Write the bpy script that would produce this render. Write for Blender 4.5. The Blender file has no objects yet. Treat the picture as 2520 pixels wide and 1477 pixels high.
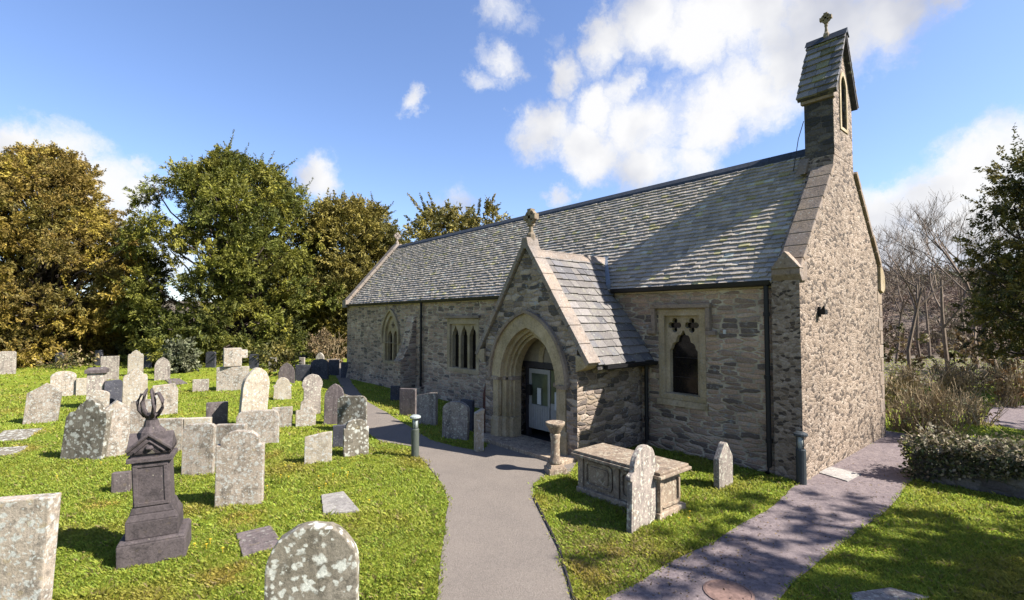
import bpy, bmesh, math, random
import numpy as np
from mathutils import Vector, Matrix, noise as mnoise

random.seed(7)
S = bpy.context.scene
COL = S.collection
R = math.radians

# ------------------------------------------------------------------ survey
# the photograph was measured in a 2519 x 1477 grid; gp() turns a spot where
# something meets the ground into the place it stands at (z = 0 ground)
GW, GH, GF = 2519., 1477., 1215.
PITCH = math.atan(47 / GF)
YAW = R(40.6)
CAM = Vector((0, 0, 2.7))
FW = Vector((math.sin(YAW) * math.cos(PITCH), math.cos(YAW) * math.cos(PITCH), math.sin(PITCH)))
RT = Vector((math.cos(YAW), -math.sin(YAW), 0))
UP = RT.cross(FW)

def ray(px, py):
    return FW + RT * ((px - GW / 2) / GF) - UP * ((py - GH / 2) / GF)

def gp(px, py, z=0.0):
    d = ray(px, py)
    return CAM + d * ((z - CAM.z) / d.z)

def depth(p):
    return (Vector(p) - CAM).dot(FW)

def at_depth(px, py, dep):
    return CAM + ray(px, py) * dep

SUN_AZ, SUN_EL = R(31), R(43)
SUN = Vector((math.sin(SUN_AZ) * math.cos(SUN_EL), -math.cos(SUN_AZ) * math.cos(SUN_EL), math.sin(SUN_EL)))

# ------------------------------------------------------------------ helpers
class MB:
    def __init__(self):
        self.v = []; self.f = []; self.c = []; self.col = None
    def add(self, vs, fs):
        n = len(self.v)
        self.v += [tuple(p) for p in vs]
        self.f += [tuple(i + n for i in f) for f in fs]
        if self.col is not None:
            self.c += [self.col] * len(vs)
        return self
    def box(self, x0, x1, y0, y1, z0, z1):
        vs = [(x, y, z) for z in (z0, z1) for y in (y0, y1) for x in (x0, x1)]
        return self.add(vs, [(0, 2, 3, 1), (4, 5, 7, 6), (0, 1, 5, 4), (2, 6, 7, 3), (0, 4, 6, 2), (1, 3, 7, 5)])
    def prism(self, pts, axis, a0, a1):
        """closed outline extruded along an axis; pts are the two other coordinates in order"""
        def m(p, a):
            if axis == 'x': return (a, p[0], p[1])
            if axis == 'y': return (p[0], a, p[1])
            return (p[0], p[1], a)
        n = len(pts)
        vs = [m(p, a0) for p in pts] + [m(p, a1) for p in pts]
        fs = [tuple(range(n))[::-1], tuple(range(n, 2 * n))]
        fs += [(i, (i + 1) % n, n + (i + 1) % n, n + i) for i in range(n)]
        return self.add(vs, fs)
    def tube(self, pts, rad, sides=6, cap=True):
        if not hasattr(rad, '__len__'): rad = [rad] * len(pts)
        pts = [Vector(p) for p in pts]
        vs = []; fs = []
        for i, p in enumerate(pts):
            t = (pts[min(i + 1, len(pts) - 1)] - pts[max(i - 1, 0)]).normalized()
            a = t.cross(Vector((0, 0, 1)) if abs(t.z) < .95 else Vector((1, 0, 0))).normalized()
            b = t.cross(a)
            for k in range(sides):
                w = 2 * math.pi * k / sides
                vs.append(p + (a * math.cos(w) + b * math.sin(w)) * rad[i])
        for i in range(len(pts) - 1):
            for k in range(sides):
                k2 = (k + 1) % sides
                fs.append((i * sides + k, i * sides + k2, (i + 1) * sides + k2, (i + 1) * sides + k))
        if cap:
            fs.append(tuple(range(sides))[::-1]); n = (len(pts) - 1) * sides
            fs.append(tuple(range(n, n + sides)))
        return self.add(vs, fs)
    def lathe(self, c, prof, sides=16):
        vs = []; fs = []
        for r_, z in prof:
            for k in range(sides):
                w = 2 * math.pi * k / sides
                vs.append((c[0] + r_ * math.cos(w), c[1] + r_ * math.sin(w), c[2] + z))
        for i in range(len(prof) - 1):
            for k in range(sides):
                k2 = (k + 1) % sides
                fs.append((i * sides + k, i * sides + k2, (i + 1) * sides + k2, (i + 1) * sides + k))
        fs.append(tuple(range(sides))[::-1]); n = (len(prof) - 1) * sides
        fs.append(tuple(range(n, n + sides)))
        return self.add(vs, fs)
    def build(self, name, mat, parent=None, origin=(0, 0, 0), smooth=False, bevel=0):
        me = bpy.data.meshes.new(name)
        o_ = Vector(origin)
        me.from_pydata([Vector(p) - o_ for p in self.v], [], self.f)
        if self.c:
            a = me.color_attributes.new('Col', 'FLOAT_COLOR', 'POINT')
            a.data.foreach_set('color', np.array([(*c, 1) for c in self.c], dtype=np.float32).ravel())
        bm = bmesh.new(); bm.from_mesh(me)
        bmesh.ops.recalc_face_normals(bm, faces=bm.faces)
        if bevel:
            ed = [e for e in bm.edges if len(e.link_faces) == 2 and e.calc_face_angle(0) > .5]
            bmesh.ops.bevel(bm, geom=ed, offset=bevel, segments=2, affect='EDGES', profile=.6)
        bm.to_mesh(me); bm.free()
        return link(name, me, mat, parent, origin, smooth)

def link(name, me, mat, parent=None, origin=(0, 0, 0), smooth=False):
    me.name = name
    if mat: me.materials.append(mat)
    if smooth:
        me.polygons.foreach_set('use_smooth', [True] * len(me.polygons))
    o = bpy.data.objects.new(name, me); COL.objects.link(o)
    if parent: o.parent = parent
    else: o.location = origin
    return o

def tag(o, label=None, cat=None, group=None, kind=None):
    if label: o['label'] = label
    if cat: o['category'] = cat
    if group: o['group'] = group
    if kind: o['kind'] = kind
    return o

def empty(name, loc, label, cat, group=None):
    o = bpy.data.objects.new(name, None); COL.objects.link(o)
    o.location = loc; o.empty_display_size = .2
    return tag(o, label, cat, group)

def plate(outline, holes, fn, w0, w1):
    """flat outline with openings cut through it, thickness w0..w1; fn(u, v, w) -> world"""
    cu = bpy.data.curves.new('plate', 'CURVE'); cu.dimensions = '2D'; cu.fill_mode = 'BOTH'
    for pts in [outline] + holes:
        s = cu.splines.new('POLY'); s.points.add(len(pts) - 1)
        for p, q in zip(s.points, pts): p.co = (q[0], q[1], 0, 1)
        s.use_cyclic_u = True
    cu.extrude = .5
    ob = bpy.data.objects.new('plate', cu); COL.objects.link(ob)
    dg = bpy.context.evaluated_depsgraph_get(); dg.update()
    me = bpy.data.meshes.new_from_object(ob.evaluated_get(dg))
    bpy.data.objects.remove(ob); bpy.data.curves.remove(cu)
    mb = MB()
    mb.add([fn(v.co.x, v.co.y, w0 if v.co.z < 0 else w1) for v in me.vertices],
           [tuple(p.vertices) for p in me.polygons])
    bpy.data.meshes.remove(me)
    # weld
    key = {}; vs = []; mp = []
    for p in mb.v:
        k = tuple(round(q, 4) for q in p)
        if k not in key: key[k] = len(vs); vs.append(p)
        mp.append(key[k])
    out = MB(); fs = []
    for f in mb.f:
        g = []
        for i in f:
            if mp[i] not in g: g.append(mp[i])
        if len(g) > 2: fs.append(tuple(g))
    out.add(vs, fs)
    return out

def fast_mesh(name, verts, quads, cols=None):
    """verts (N,3), quads (M,4) arrays"""
    me = bpy.data.meshes.new(name)
    verts = np.asarray(verts, dtype=np.float32); quads = np.asarray(quads, dtype=np.int32)
    me.vertices.add(len(verts)); me.vertices.foreach_set('co', verts.ravel())
    m, k = quads.shape
    me.loops.add(m * k); me.loops.foreach_set('vertex_index', quads.ravel())
    me.polygons.add(m)
    me.polygons.foreach_set('loop_start', np.arange(0, m * k, k, dtype=np.int32))
    me.update(calc_edges=True)
    if cols is not None:
        a = me.color_attributes.new('Col', 'FLOAT_COLOR', 'POINT')
        c = np.ones((len(verts), 4), dtype=np.float32); c[:, :3] = cols
        a.data.foreach_set('color', c.ravel())
    return me

# ------------------------------------------------------------------ materials
ALB = .50      # all reflectances were balanced together
class NT:
    def __init__(self, name):
        self.m = bpy.data.materials.new(name); self.m.use_nodes = True
        self.t = self.m.node_tree; self.n = self.t.nodes; self.l = self.t.links
        self.b = self.n['Principled BSDF']
        self.b.inputs['Roughness'].default_value = .85
        self.b.inputs['Specular IOR Level'].default_value = .25
    def N(self, typ, **kw):
        n = self.n.new('ShaderNode' + typ)
        for k, v in kw.items():
            if k[0] == 'i' and k[1:].isdigit(): n.inputs[int(k[1:])].default_value = v
            elif k in n.inputs: n.inputs[k].default_value = v
            else: setattr(n, k, v)
        return n
    def L(self, a, b): self.l.new(a, b)
    def math(self, op, a, b=None, c=None):
        n = self.n.new('ShaderNodeMath'); n.operation = op
        for i, x in enumerate((a, b, c)):
            if x is None: continue
            if isinstance(x, (int, float)): n.inputs[i].default_value = x
            else: self.L(x, n.inputs[i])
        return n.outputs[0]
    def ramp(self, fac, stops, interp='LINEAR'):
        n = self.n.new('ShaderNodeValToRGB'); n.color_ramp.interpolation = interp
        e = n.color_ramp.elements
        while len(e) < len(stops): e.new(.5)
        for q, (p, c) in zip(e, stops):
            q.position = p; q.color = (*c, 1) if hasattr(c, '__len__') else (c, c, c, 1)
        self.L(fac, n.inputs[0]); return n.outputs[0]
    def mix(self, fac, a, b, mode='MIX'):
        n = self.n.new('ShaderNodeMix'); n.data_type = 'RGBA'; n.blend_type = mode
        for s, x in ((n.inputs[0], fac), (n.inputs[6], a), (n.inputs[7], b)):
            if isinstance(x, (int, float)): s.default_value = x
            elif isinstance(x, tuple): s.default_value = (*x, 1)
            else: self.L(x, s)
        return n.outputs[2]
    def noise(self, vec, scale, detail=4, rough=.55, dist=0, dim='3D'):
        n = self.N('TexNoise', noise_dimensions=dim, Scale=scale, Detail=detail, Roughness=rough, Distortion=dist)
        if vec is not None: self.L(vec, n.inputs['Vector'])
        return n
    def vor(self, vec, scale, feature='F1', dim='3D', rnd=1):
        n = self.N('TexVoronoi', feature=feature, voronoi_dimensions=dim, Scale=scale, Randomness=rnd)
        if vec is not None: self.L(vec, n.inputs['Vector'])
        return n
    def bump(self, h, strength, dist, prev=None):
        n = self.N('Bump', Strength=strength, Distance=dist)
        self.L(h, n.inputs['Height'])
        if prev is not None: self.L(prev, n.inputs['Normal'])
        self.L(n.outputs[0], self.b.inputs['Normal']); return n.outputs[0]
    def base(self, c): self.L(self.mix(1.0, c, (ALB, ALB, ALB), 'MULTIPLY'), self.b.inputs['Base Color'])

def world_pos(t): return t.N('NewGeometry').outputs['Position']

def mat_plain(name, c, rough=.6, metal=0, var=.15, scale=14):
    t = NT(name)
    n = t.noise(t.N('TexCoord').outputs['Object'], scale)
    a = tuple(x * (1 - var) for x in c); b = tuple(min(1, x * (1 + var)) for x in c)
    t.base(t.ramp(n.outputs[0], [(.3, a), (.7, b)]))
    t.b.inputs['Roughness'].default_value = rough; t.b.inputs['Metallic'].default_value = metal
    t.bump(n.outputs[0], .2, .01)
    return t.m

def mat_rubble(name, tones, mortar, su, sv, edge=.09, pale=None, pale_amt=.0, white=0.0, rnd=.9, bump=.5, warp=.35, blocky=True):
    """random stone walling on whichever vertical plane the face lies in"""
    t = NT(name)
    g = t.N('NewGeometry')
    sp = t.N('SeparateXYZ'); t.L(g.outputs['Position'], sp.inputs[0])
    sn = t.N('SeparateXYZ'); t.L(g.outputs['True Normal'], sn.inputs[0])
    f = t.math('GREATER_THAN', t.math('ABSOLUTE', sn.outputs[1]), t.math('ABSOLUTE', sn.outputs[0]))
    u = t.math('ADD', t.math('MULTIPLY', f, sp.outputs[0]), t.math('MULTIPLY', t.math('SUBTRACT', 1.0, f), sp.outputs[1]))
    wn = t.noise(g.outputs['Position'], 1.6, 3)
    ws = t.N('SeparateXYZ'); t.L(wn.outputs['Color'], ws.inputs[0])
    u2 = t.math('MULTIPLY_ADD', ws.outputs[0], warp, u)
    v2 = t.math('MULTIPLY_ADD', ws.outputs[1], warp * .55, sp.outputs[2])
    fn = t.noise(g.outputs['Position'], 14, 3)
    fs = t.N('SeparateXYZ'); t.L(fn.outputs['Color'], fs.inputs[0])
    u2 = t.math('MULTIPLY_ADD', fs.outputs[0], .06, u2); v2 = t.math('MULTIPLY_ADD', fs.outputs[1], .03, v2)
    cv = t.N('CombineXYZ'); t.L(t.math('MULTIPLY', u2, su), cv.inputs[0]); t.L(t.math('MULTIPLY', v2, sv), cv.inputs[1])
    vec = cv.outputs[0]
    v1 = t.vor(vec, 1, 'F1', '2D', rnd); v2_ = t.vor(vec, 1, 'F2', '2D', rnd)
    for q in (v1, v2_): q.distance = 'CHEBYCHEV' if blocky else 'EUCLIDEAN'
    edge_d = t.math('MULTIPLY', t.math('SUBTRACT', v2_.outputs['Distance'], v1.outputs['Distance']), .6)
    cs = t.N('SeparateXYZ'); t.L(v1.outputs['Color'], cs.inputs[0])
    n = len(tones)
    stone = t.ramp(cs.outputs[0], [(i / n, c) for i, c in enumerate(tones)], 'CONSTANT')
    fine = t.noise(g.outputs['Position'], 30, 6, .7)
    stone = t.mix(1.0, stone, t.ramp(fine.outputs[0], [(.25, .5), (.75, 1.35)]), 'MULTIPLY')
    if pale:
        pn = t.noise(g.outputs['Position'], .9, 5, .65)
        stone = t.mix(t.ramp(pn.outputs[0], [(.62 - pale_amt, 0.), (.78 - pale_amt, .75)]), stone, pale)
    en = t.math('MULTIPLY_ADD', fine.outputs[0], .12, edge_d)
    mf = t.ramp(en, [(edge * .6 + .04, 1.), (edge * 1.3 + .05, 0.)])
    mort = t.mix(1.0, mortar, t.ramp(t.noise(g.outputs['Position'], 3).outputs[0], [(.3, .55), (.7, 1.2)]), 'MULTIPLY')
    c = t.mix(mf, stone, mort)
    if white:
        wl = t.noise(g.outputs['Position'], 9, 5, .7)
        big = t.noise(g.outputs['Position'], .7, 2)
        wm = t.math('MULTIPLY', t.ramp(wl.outputs[0], [(.57, 0.), (.64, 1.)]), t.ramp(big.outputs[0], [(.42, 0.), (.6, white)]))
        c = t.mix(wm, c, (.5, .5, .47))
    big = t.noise(g.outputs['Position'], .55, 4, .6)
    c = t.mix(1.0, c, t.ramp(big.outputs[0], [(.3, .72), (.7, 1.18)]), 'MULTIPLY')
    t.base(c)
    h = t.math('ADD', t.ramp(edge_d, [(.0, 0.), (.16, .8), (.5, 1.)]), t.math('MULTIPLY', fine.outputs[0], .6))
    h = t.math('MULTIPLY_ADD', cs.outputs[1], .5, h)
    t.bump(h, bump, .05)
    return t.m

def mat_ashlar(name, c, stain=(.12, .1, .08), yellow=(.4, .3, .13), dirt=.5):
    t = NT(name)
    p = world_pos(t)
    n1 = t.noise(p, 2.2, 5, .6); n2 = t.noise(p, 26, 5, .7); n3 = t.noise(p, 9, 6, .75)
    a = t.mix(t.ramp(n1.outputs[0], [(.35, 0.), (.7, .8)]), c, yellow)
    a = t.mix(t.ramp(n3.outputs[0], [(.55, 0.), (.72, dirt)]), a, stain)
    a = t.mix(1.0, a, t.ramp(n2.outputs[0], [(.25, .65), (.75, 1.25)]), 'MULTIPLY')
    v = t.vor(p, 17); cs = t.N('SeparateXYZ'); t.L(v.outputs['Color'], cs.inputs[0])
    m = t.math('MULTIPLY', t.ramp(v.outputs['Distance'], [(.2, 1.), (.36, 0.)]), t.math('GREATER_THAN', cs.outputs[0], .93 - dirt * .25))
    a = t.mix(t.math('MULTIPLY', m, .55), a, (.55, .53, .46))
    big = t.noise(p, 1.3, 3); a = t.mix(1.0, a, t.ramp(big.outputs[0], [(.3, .72), (.7, 1.15)]), 'MULTIPLY')
    t.base(a); t.bump(n2.outputs[0], .35, .015, t.bump(n3.outputs[0], .3, .03))
    return t.m

def mat_grave(name, base, base2, lichen, l_amt, dark, d_amt, spot=9, streak=0.0):
    t = NT(name)
    tc = t.N('TexCoord').outputs['Object']
    inf = t.N('ObjectInfo').outputs['Random']
    off = t.N('CombineXYZ'); t.L(t.math('MULTIPLY', inf, 37.), off.inputs[0]); t.L(t.math('MULTIPLY', inf, 91.), off.inputs[1])
    va = t.N('VectorMath', operation='ADD'); t.L(tc, va.inputs[0]); t.L(off.outputs[0], va.inputs[1])
    p = va.outputs[0]
    n1 = t.noise(p, 3.0, 5, .65); n2 = t.noise(p, 45, 5, .7); n3 = t.noise(p, 2.3, 4, .6, .4)
    c = t.mix(t.ramp(n1.outputs[0], [(.35, 0.), (.68, 1.)]), base, base2)
    # vertical rain streaks
    mp = t.N('Mapping'); mp.inputs['Scale'].default_value = (14, 14, 1.2); t.L(p, mp.inputs[0])
    st = t.noise(mp.outputs[0], 1, 3)
    c = t.mix(t.math('MULTIPLY', t.ramp(st.outputs[0], [(.5, 0.), (.68, 1.)]), .25 + streak), c, dark)
    # dark algae blotches, then lichen rosettes
    dn = t.noise(p, 7, 6, .75)
    c = t.mix(t.math('MULTIPLY', t.ramp(dn.outputs[0], [(.5, 0.), (.6, 1.)]), d_amt), c, dark)
    wp = t.N('VectorMath', operation='MULTIPLY_ADD'); t.L(t.noise(p, 16, 3).outputs['Color'], wp.inputs[0])
    wp.inputs[1].default_value = (.09, .09, .09); t.L(p, wp.inputs[2])
    for sc, th in ((spot * 1.3, .34), (spot * 2.9, .36)):
        v = t.vor(wp.outputs[0], sc)
        cs = t.N('SeparateXYZ'); t.L(v.outputs['Color'], cs.inputs[0])
        m = t.math('MULTIPLY', t.ramp(v.outputs['Distance'], [(th * .75, 1.), (th * 1.15, 0.)]),
                   t.math('GREATER_THAN', t.math('ADD', cs.outputs[0], t.math('MULTIPLY', n3.outputs[0], .8)), 1.25 - l_amt))
        c = t.mix(t.math('MULTIPLY', m, .85), c, lichen)
    v = t.vor(wp.outputs[0], spot * 1.4); cs = t.N('SeparateXYZ'); t.L(v.outputs['Color'], cs.inputs[0])
    m = t.math('MULTIPLY', t.ramp(v.outputs['Distance'], [(.22, 1.), (.36, 0.)]), t.math('GREATER_THAN', cs.outputs[1], .86))
    c = t.mix(t.math('MULTIPLY', m, .3 * min(1, max(0, l_amt + .4))), c, (.42, .31, .10))
    c = t.mix(1.0, c, t.ramp(n2.outputs[0], [(.25, .62), (.75, 1.28)]), 'MULTIPLY')
    c = t.mix(1.0, c, t.ramp(inf, [(0, .82), (1, 1.12)]), 'MULTIPLY')
    t.base(c)
    nb = t.bump(n2.outputs[0], .35, .015)
    t.bump(dn.outputs[0], .3, .03, nb)
    return t.m

def mat_leaf(name, trans=.35, rough=.65, mult=1.0):
    mult *= 1.0
    t = NT(name)
    a = t.N('Attribute', attribute_name='Col')
    n = t.noise(world_pos(t), 25, 2)
    c = t.mix(1.0, a.outputs['Color'], t.ramp(n.outputs[0], [(.3, .75 * mult), (.7, 1.25 * mult)]), 'MULTIPLY')
    t.base(c); t.b.inputs['Roughness'].default_value = rough
    tr = t.N('BsdfTranslucent'); t.L(t.mix(1.0, c, (ALB, ALB, ALB), 'MULTIPLY'), tr.inputs[0])
    mx = t.N('MixShader'); mx.inputs[0].default_value = trans
    t.L(t.b.outputs[0], mx.inputs[1]); t.L(tr.outputs[0], mx.inputs[2])
    t.L(mx.outputs[0], t.n['Material Output'].inputs[0])
    return t.m

def mat_slate(name):
    t = NT(name)
    a = t.N('Attribute', attribute_name='Col').outputs['Color']
    p = world_pos(t)
    n1 = t.noise(p, 7, 5, .7); n2 = t.noise(p, 38, 4, .7); n3 = t.noise(p, 1.1, 3, .6)
    c = t.mix(1.0, a, t.ramp(n2.outputs[0], [(.25, .6), (.75, 1.35)]), 'MULTIPLY')
    m = t.math('MULTIPLY', t.ramp(n1.outputs[0], [(.52, 0.), (.62, 1.)]), t.ramp(n3.outputs[0], [(.38, .25), (.62, .85)]))
    c = t.mix(t.math('MULTIPLY', m, .45), c, (.40, .375, .27))
    v = t.vor(p, 11); cs = t.N('SeparateXYZ'); t.L(v.outputs['Color'], cs.inputs[0])
    m = t.math('MULTIPLY', t.ramp(v.outputs['Distance'], [(.2, 1.), (.34, 0.)]), t.math('GREATER_THAN', cs.outputs[0], .72))
    c = t.mix(t.math('MULTIPLY', m, .6), c, (.46, .46, .38))
    t.base(c); t.b.inputs['Roughness'].default_value = .8; t.b.inputs['Specular IOR Level'].default_value = .08
    t.bump(n2.outputs[0], .3, .01)
    return t.m

def mat_grass_ground():
    t = NT('lawn_ground'); p = world_pos(t)
    n1 = t.noise(p, .55, 5, .6); n2 = t.noise(p, 9, 6, .75); n3 = t.noise(p, 60, 4, .7); n4 = t.noise(p, .33, 3, .5)
    c = t.ramp(n1.outputs[0], [(.3, (.27, .36, .035)), (.5, (.36, .43, .04)), (.7, (.46, .45, .055))])
    c = t.mix(t.ramp(n2.outputs[0], [(.45, 0.), (.7, .7)]), c, (.13, .20, .016))
    c = t.mix(t.ramp(n4.outputs[0], [(.62, 0.), (.7, .65)]), c, (.50, .36, .06))
    c = t.mix(1.0, c, t.ramp(n3.outputs[0], [(.25, .45), (.75, 1.35)]), 'MULTIPLY')
    t.base(c); t.bump(n3.outputs[0], .7, .04, t.bump(n2.outputs[0], .5, .08))
    t.b.inputs['Specular IOR Level'].default_value = .1
    return t.m

def mat_path(name, a, b, stone, grit=70, amt=.5, leaf=None):
    t = NT(name); p = world_pos(t)
    n1 = t.noise(p, 1.3, 5, .65); n2 = t.noise(p, grit, 4, .8)
    c = t.mix(t.ramp(n1.outputs[0], [(.35, 0.), (.68, 1.)]), a, b)
    v = t.vor(p, grit * .55); cs = t.N('SeparateXYZ'); t.L(v.outputs['Color'], cs.inputs[0])
    c = t.mix(t.math('MULTIPLY', cs.outputs[0], amt), c, stone)
    c = t.mix(1.0, c, t.ramp(n2.outputs[0], [(.25, .55), (.75, 1.3)]), 'MULTIPLY')
    if leaf:
        v2 = t.vor(p, 16); c2 = t.N('SeparateXYZ'); t.L(v2.outputs['Color'], c2.inputs[0])
        m = t.math('MULTIPLY', t.ramp(v2.outputs['Distance'], [(.18, 1.), (.28, 0.)]), t.math('GREATER_THAN', c2.outputs[0], .8))
        c = t.mix(t.math('MULTIPLY', m, .8), c, leaf)
    t.base(c); t.bump(t.math('ADD', n2.outputs[0], cs.outputs[1]), .5, .02)
    return t.m

M = {}
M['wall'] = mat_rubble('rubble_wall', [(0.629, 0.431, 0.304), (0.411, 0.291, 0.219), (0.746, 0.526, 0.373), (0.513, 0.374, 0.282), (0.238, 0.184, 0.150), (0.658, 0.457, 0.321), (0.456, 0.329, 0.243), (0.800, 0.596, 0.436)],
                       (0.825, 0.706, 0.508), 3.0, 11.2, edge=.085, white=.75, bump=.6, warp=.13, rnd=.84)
M['west'] = mat_rubble('west_rubble_wall', [(0.478, 0.364, 0.267), (0.346, 0.257, 0.184), (0.527, 0.408, 0.308), (0.412, 0.308, 0.221), (0.148, 0.108, 0.079), (0.560, 0.448, 0.342), (0.461, 0.349, 0.256), (0.280, 0.204, 0.142), (0.107, 0.080, 0.060)],
                       (0.510, 0.400, 0.304), 10.5, 21., edge=.06, pale=(0.527, 0.425, 0.327), pale_amt=.04, bump=.42, rnd=1, blocky=False, warp=.45)  # finer pinkish beige rubble with dark specks, the gable's own stone
M['porch'] = mat_rubble('porch_rubble', [(0.480, 0.375, 0.282), (0.218, 0.175, 0.147), (0.582, 0.453, 0.353), (0.320, 0.246, 0.195), (0.146, 0.123, 0.106), (0.437, 0.336, 0.236), (0.670, 0.543, 0.424)],
                        (0.553, 0.427, 0.307), 3.6, 10.5, edge=.06, white=1., bump=.65, warp=.25)
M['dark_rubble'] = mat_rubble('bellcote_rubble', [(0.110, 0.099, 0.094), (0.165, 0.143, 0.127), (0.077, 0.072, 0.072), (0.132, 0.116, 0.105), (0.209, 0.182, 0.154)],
                        (0.176, 0.149, 0.127), 4, 9, edge=.06, white=.5, bump=.6, warp=.2)  # dark stone; the shade on the bellcote's side is coloured in as well
M['ashlar'] = mat_ashlar('dressed_stone', (0.717, 0.566, 0.372), dirt=.5)
M['coping'] = mat_ashlar('weathered_coping', (0.391, 0.310, 0.253), stain=(0.115, 0.081, 0.063), yellow=(0.460, 0.333, 0.207), dirt=.95)
M['cross'] = mat_ashlar('cross_stone', (.34, .27, .21), stain=(.10, .06, .05), dirt=.8)
M['pinkcoping'] = mat_ashlar('pale_coping', (.38, .325, .28), stain=(.14, .105, .085), yellow=(.46, .34, .24), dirt=.75)
M['slate'] = mat_slate('roof_slate')
M['black'] = mat_plain('black_iron', (.018, .017, .018), .5)
M['lead'] = mat_plain('lead_sheet', (.26, .30, .36), .5)
M['ridge'] = mat_plain('ridge_tile', (.06, .07, .09), .7, var=.3)
M['glass'] = mat_plain('dark_glass', (.016, .013, .012), .12, var=.5, scale=7)
M['bell'] = mat_plain('bell_bronze', (.10, .07, .03), .45, .8)
M['white'] = mat_plain('white_paint', (.75, .75, .73), .5, var=.05)
M['greydoor'] = mat_plain('grey_painted_boards', (.43, .415, .39), .45, var=.1)
M['doorglass'] = mat_plain('door_glass', (.11, .13, .09), .15, var=.4, scale=3)  # the dark green reflection is put into the pane's base colour
M['darkwood'] = mat_plain('dark_oak', (.05, .042, .045), .6, var=.3)
M['plaster'] = mat_plain('porch_plaster', (.36, .30, .22), .9)
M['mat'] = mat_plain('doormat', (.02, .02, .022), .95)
M['redwood'] = mat_plain('reddish_slab', (.10, .028, .018), .7, var=.45, scale=5)
M['lens'] = mat_plain('lamp_lens', (.50, .55, .52), .25)
M['bollard'] = mat_plain('bollard_grey', (.055, .065, .07), .5)
M['bollard2'] = mat_plain('bollard_green_grey', (.11, .125, .10), .6)
M['flag'] = mat_grave('flag_stone', (0.595, 0.550, 0.491), (0.453, 0.413, 0.375), (0.708, 0.688, 0.582), .1, (.15, .14, .13), .3)
M['manhole'] = mat_plain('drain_cover', (.28, .175, .14), .85, var=.3, scale=30)
M['g_light'] = mat_grave('lichen_stone', (0.621, 0.517, 0.409), (0.450, 0.370, 0.278), (0.654, 0.654, 0.588), .62, (.10, .09, .075), .55)
M['g_cream'] = mat_grave('cream_stone', (0.677, 0.592, 0.457), (0.546, 0.448, 0.328), (0.677, 0.677, 0.627), .4, (.17, .14, .09), .35)
M['g_grey'] = mat_grave('grey_stone', (0.570, 0.478, 0.401), (0.418, 0.349, 0.288), (0.800, 0.768, 0.607), .35, (.09, .085, .08), .4, streak=.3)
M['g_purple'] = mat_grave('purple_stone', (0.247, 0.198, 0.186), (0.173, 0.138, 0.130), (.36, .33, .29), .1, (.06, .05, .05), .4, streak=.3)
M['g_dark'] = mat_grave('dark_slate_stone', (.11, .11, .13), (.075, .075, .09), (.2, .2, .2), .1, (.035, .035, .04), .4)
M['g_brown'] = mat_grave('brown_lichen_stone', (0.362, 0.316, 0.243), (0.246, 0.211, 0.152), (0.800, 0.800, 0.692), .55, (.075, .065, .045), .55, spot=5.5)
M['monument'] = mat_grave('monument_stone', (0.151, 0.122, 0.118), (0.099, 0.080, 0.079), (.38, .34, .26), -.18, (.055, .045, .045), .7, spot=12)
M['tomb'] = mat_grave('tomb_stone', (0.560, 0.428, 0.297), (0.407, 0.300, 0.212), (0.712, 0.618, 0.452), .3, (.10, .08, .07), .5)
M['leaf'] = mat_leaf('foliage', .2)
M['grass'] = mat_leaf('grass_blade', .5, .6)
M['bark'] = mat_plain('bark', (.10, .075, .055), .95, var=.4, scale=8)
M['twig'] = mat_plain('twig_bark', (.30, .225, .165), .95, var=.3, scale=6)
M['tantwig'] = mat_plain('dry_stem', (.50, .38, .22), .95, var=.3, scale=6)
M['lawn'] = mat_grass_ground()
M['tarmac'] = mat_path('tarmac', (0.317, 0.265, 0.219), (0.264, 0.222, 0.186), (0.405, 0.350, 0.293), 90, .35)
M['gravel'] = mat_path('slate_gravel', (0.200, 0.156, 0.163), (0.267, 0.212, 0.206), (0.371, 0.296, 0.279), 34, .8, leaf=(0.161, 0.097, 0.059))
M['woodfloor'] = mat_path('woodland_floor', (.22, .17, .12), (.15, .12, .085), (.30, .23, .15), 6, .6)
M['wallstone'] = mat_rubble('low_wall_rubble', [(.24, .20, .17), (.32, .27, .22), (.18, .15, .13), (.28, .24, .19)], (.2, .17, .13), 3, 6.5, white=.3)

# ------------------------------------------------------------------ ground and paths
def sheet(name, pts, z, mat, sub=0):
    me = bpy.data.meshes.new(name)
    bm = bmesh.new()
    bm.faces.new([bm.verts.new((p[0], p[1], z)) for p in pts])
    bmesh.ops.triangulate(bm, faces=bm.faces)
    bmesh.ops.recalc_face_normals(bm, faces=bm.faces)
    for f in bm.faces:
        if f.normal.z < 0: f.normal_flip()
    bm.to_mesh(me); bm.free()
    return tag(link(name, me, mat), kind='structure')

def wobble(pts, step=.35, amp=.05, seed=0):
    """resample an outline and roughen it"""
    out = []; n = len(pts)
    for i in range(n):
        a = Vector(pts[i][:2]); b = Vector(pts[(i + 1) % n][:2])
        k = max(1, int((b - a).length / step))
        for j in range(k):
            p = a.lerp(b, j / k)
            q = mnoise.noise_vector(Vector((p.x * 2.1 + seed, p.y * 2.1, seed)))
            out.append((p.x + q.x * amp, p.y + q.y * amp))
    return out

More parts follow.
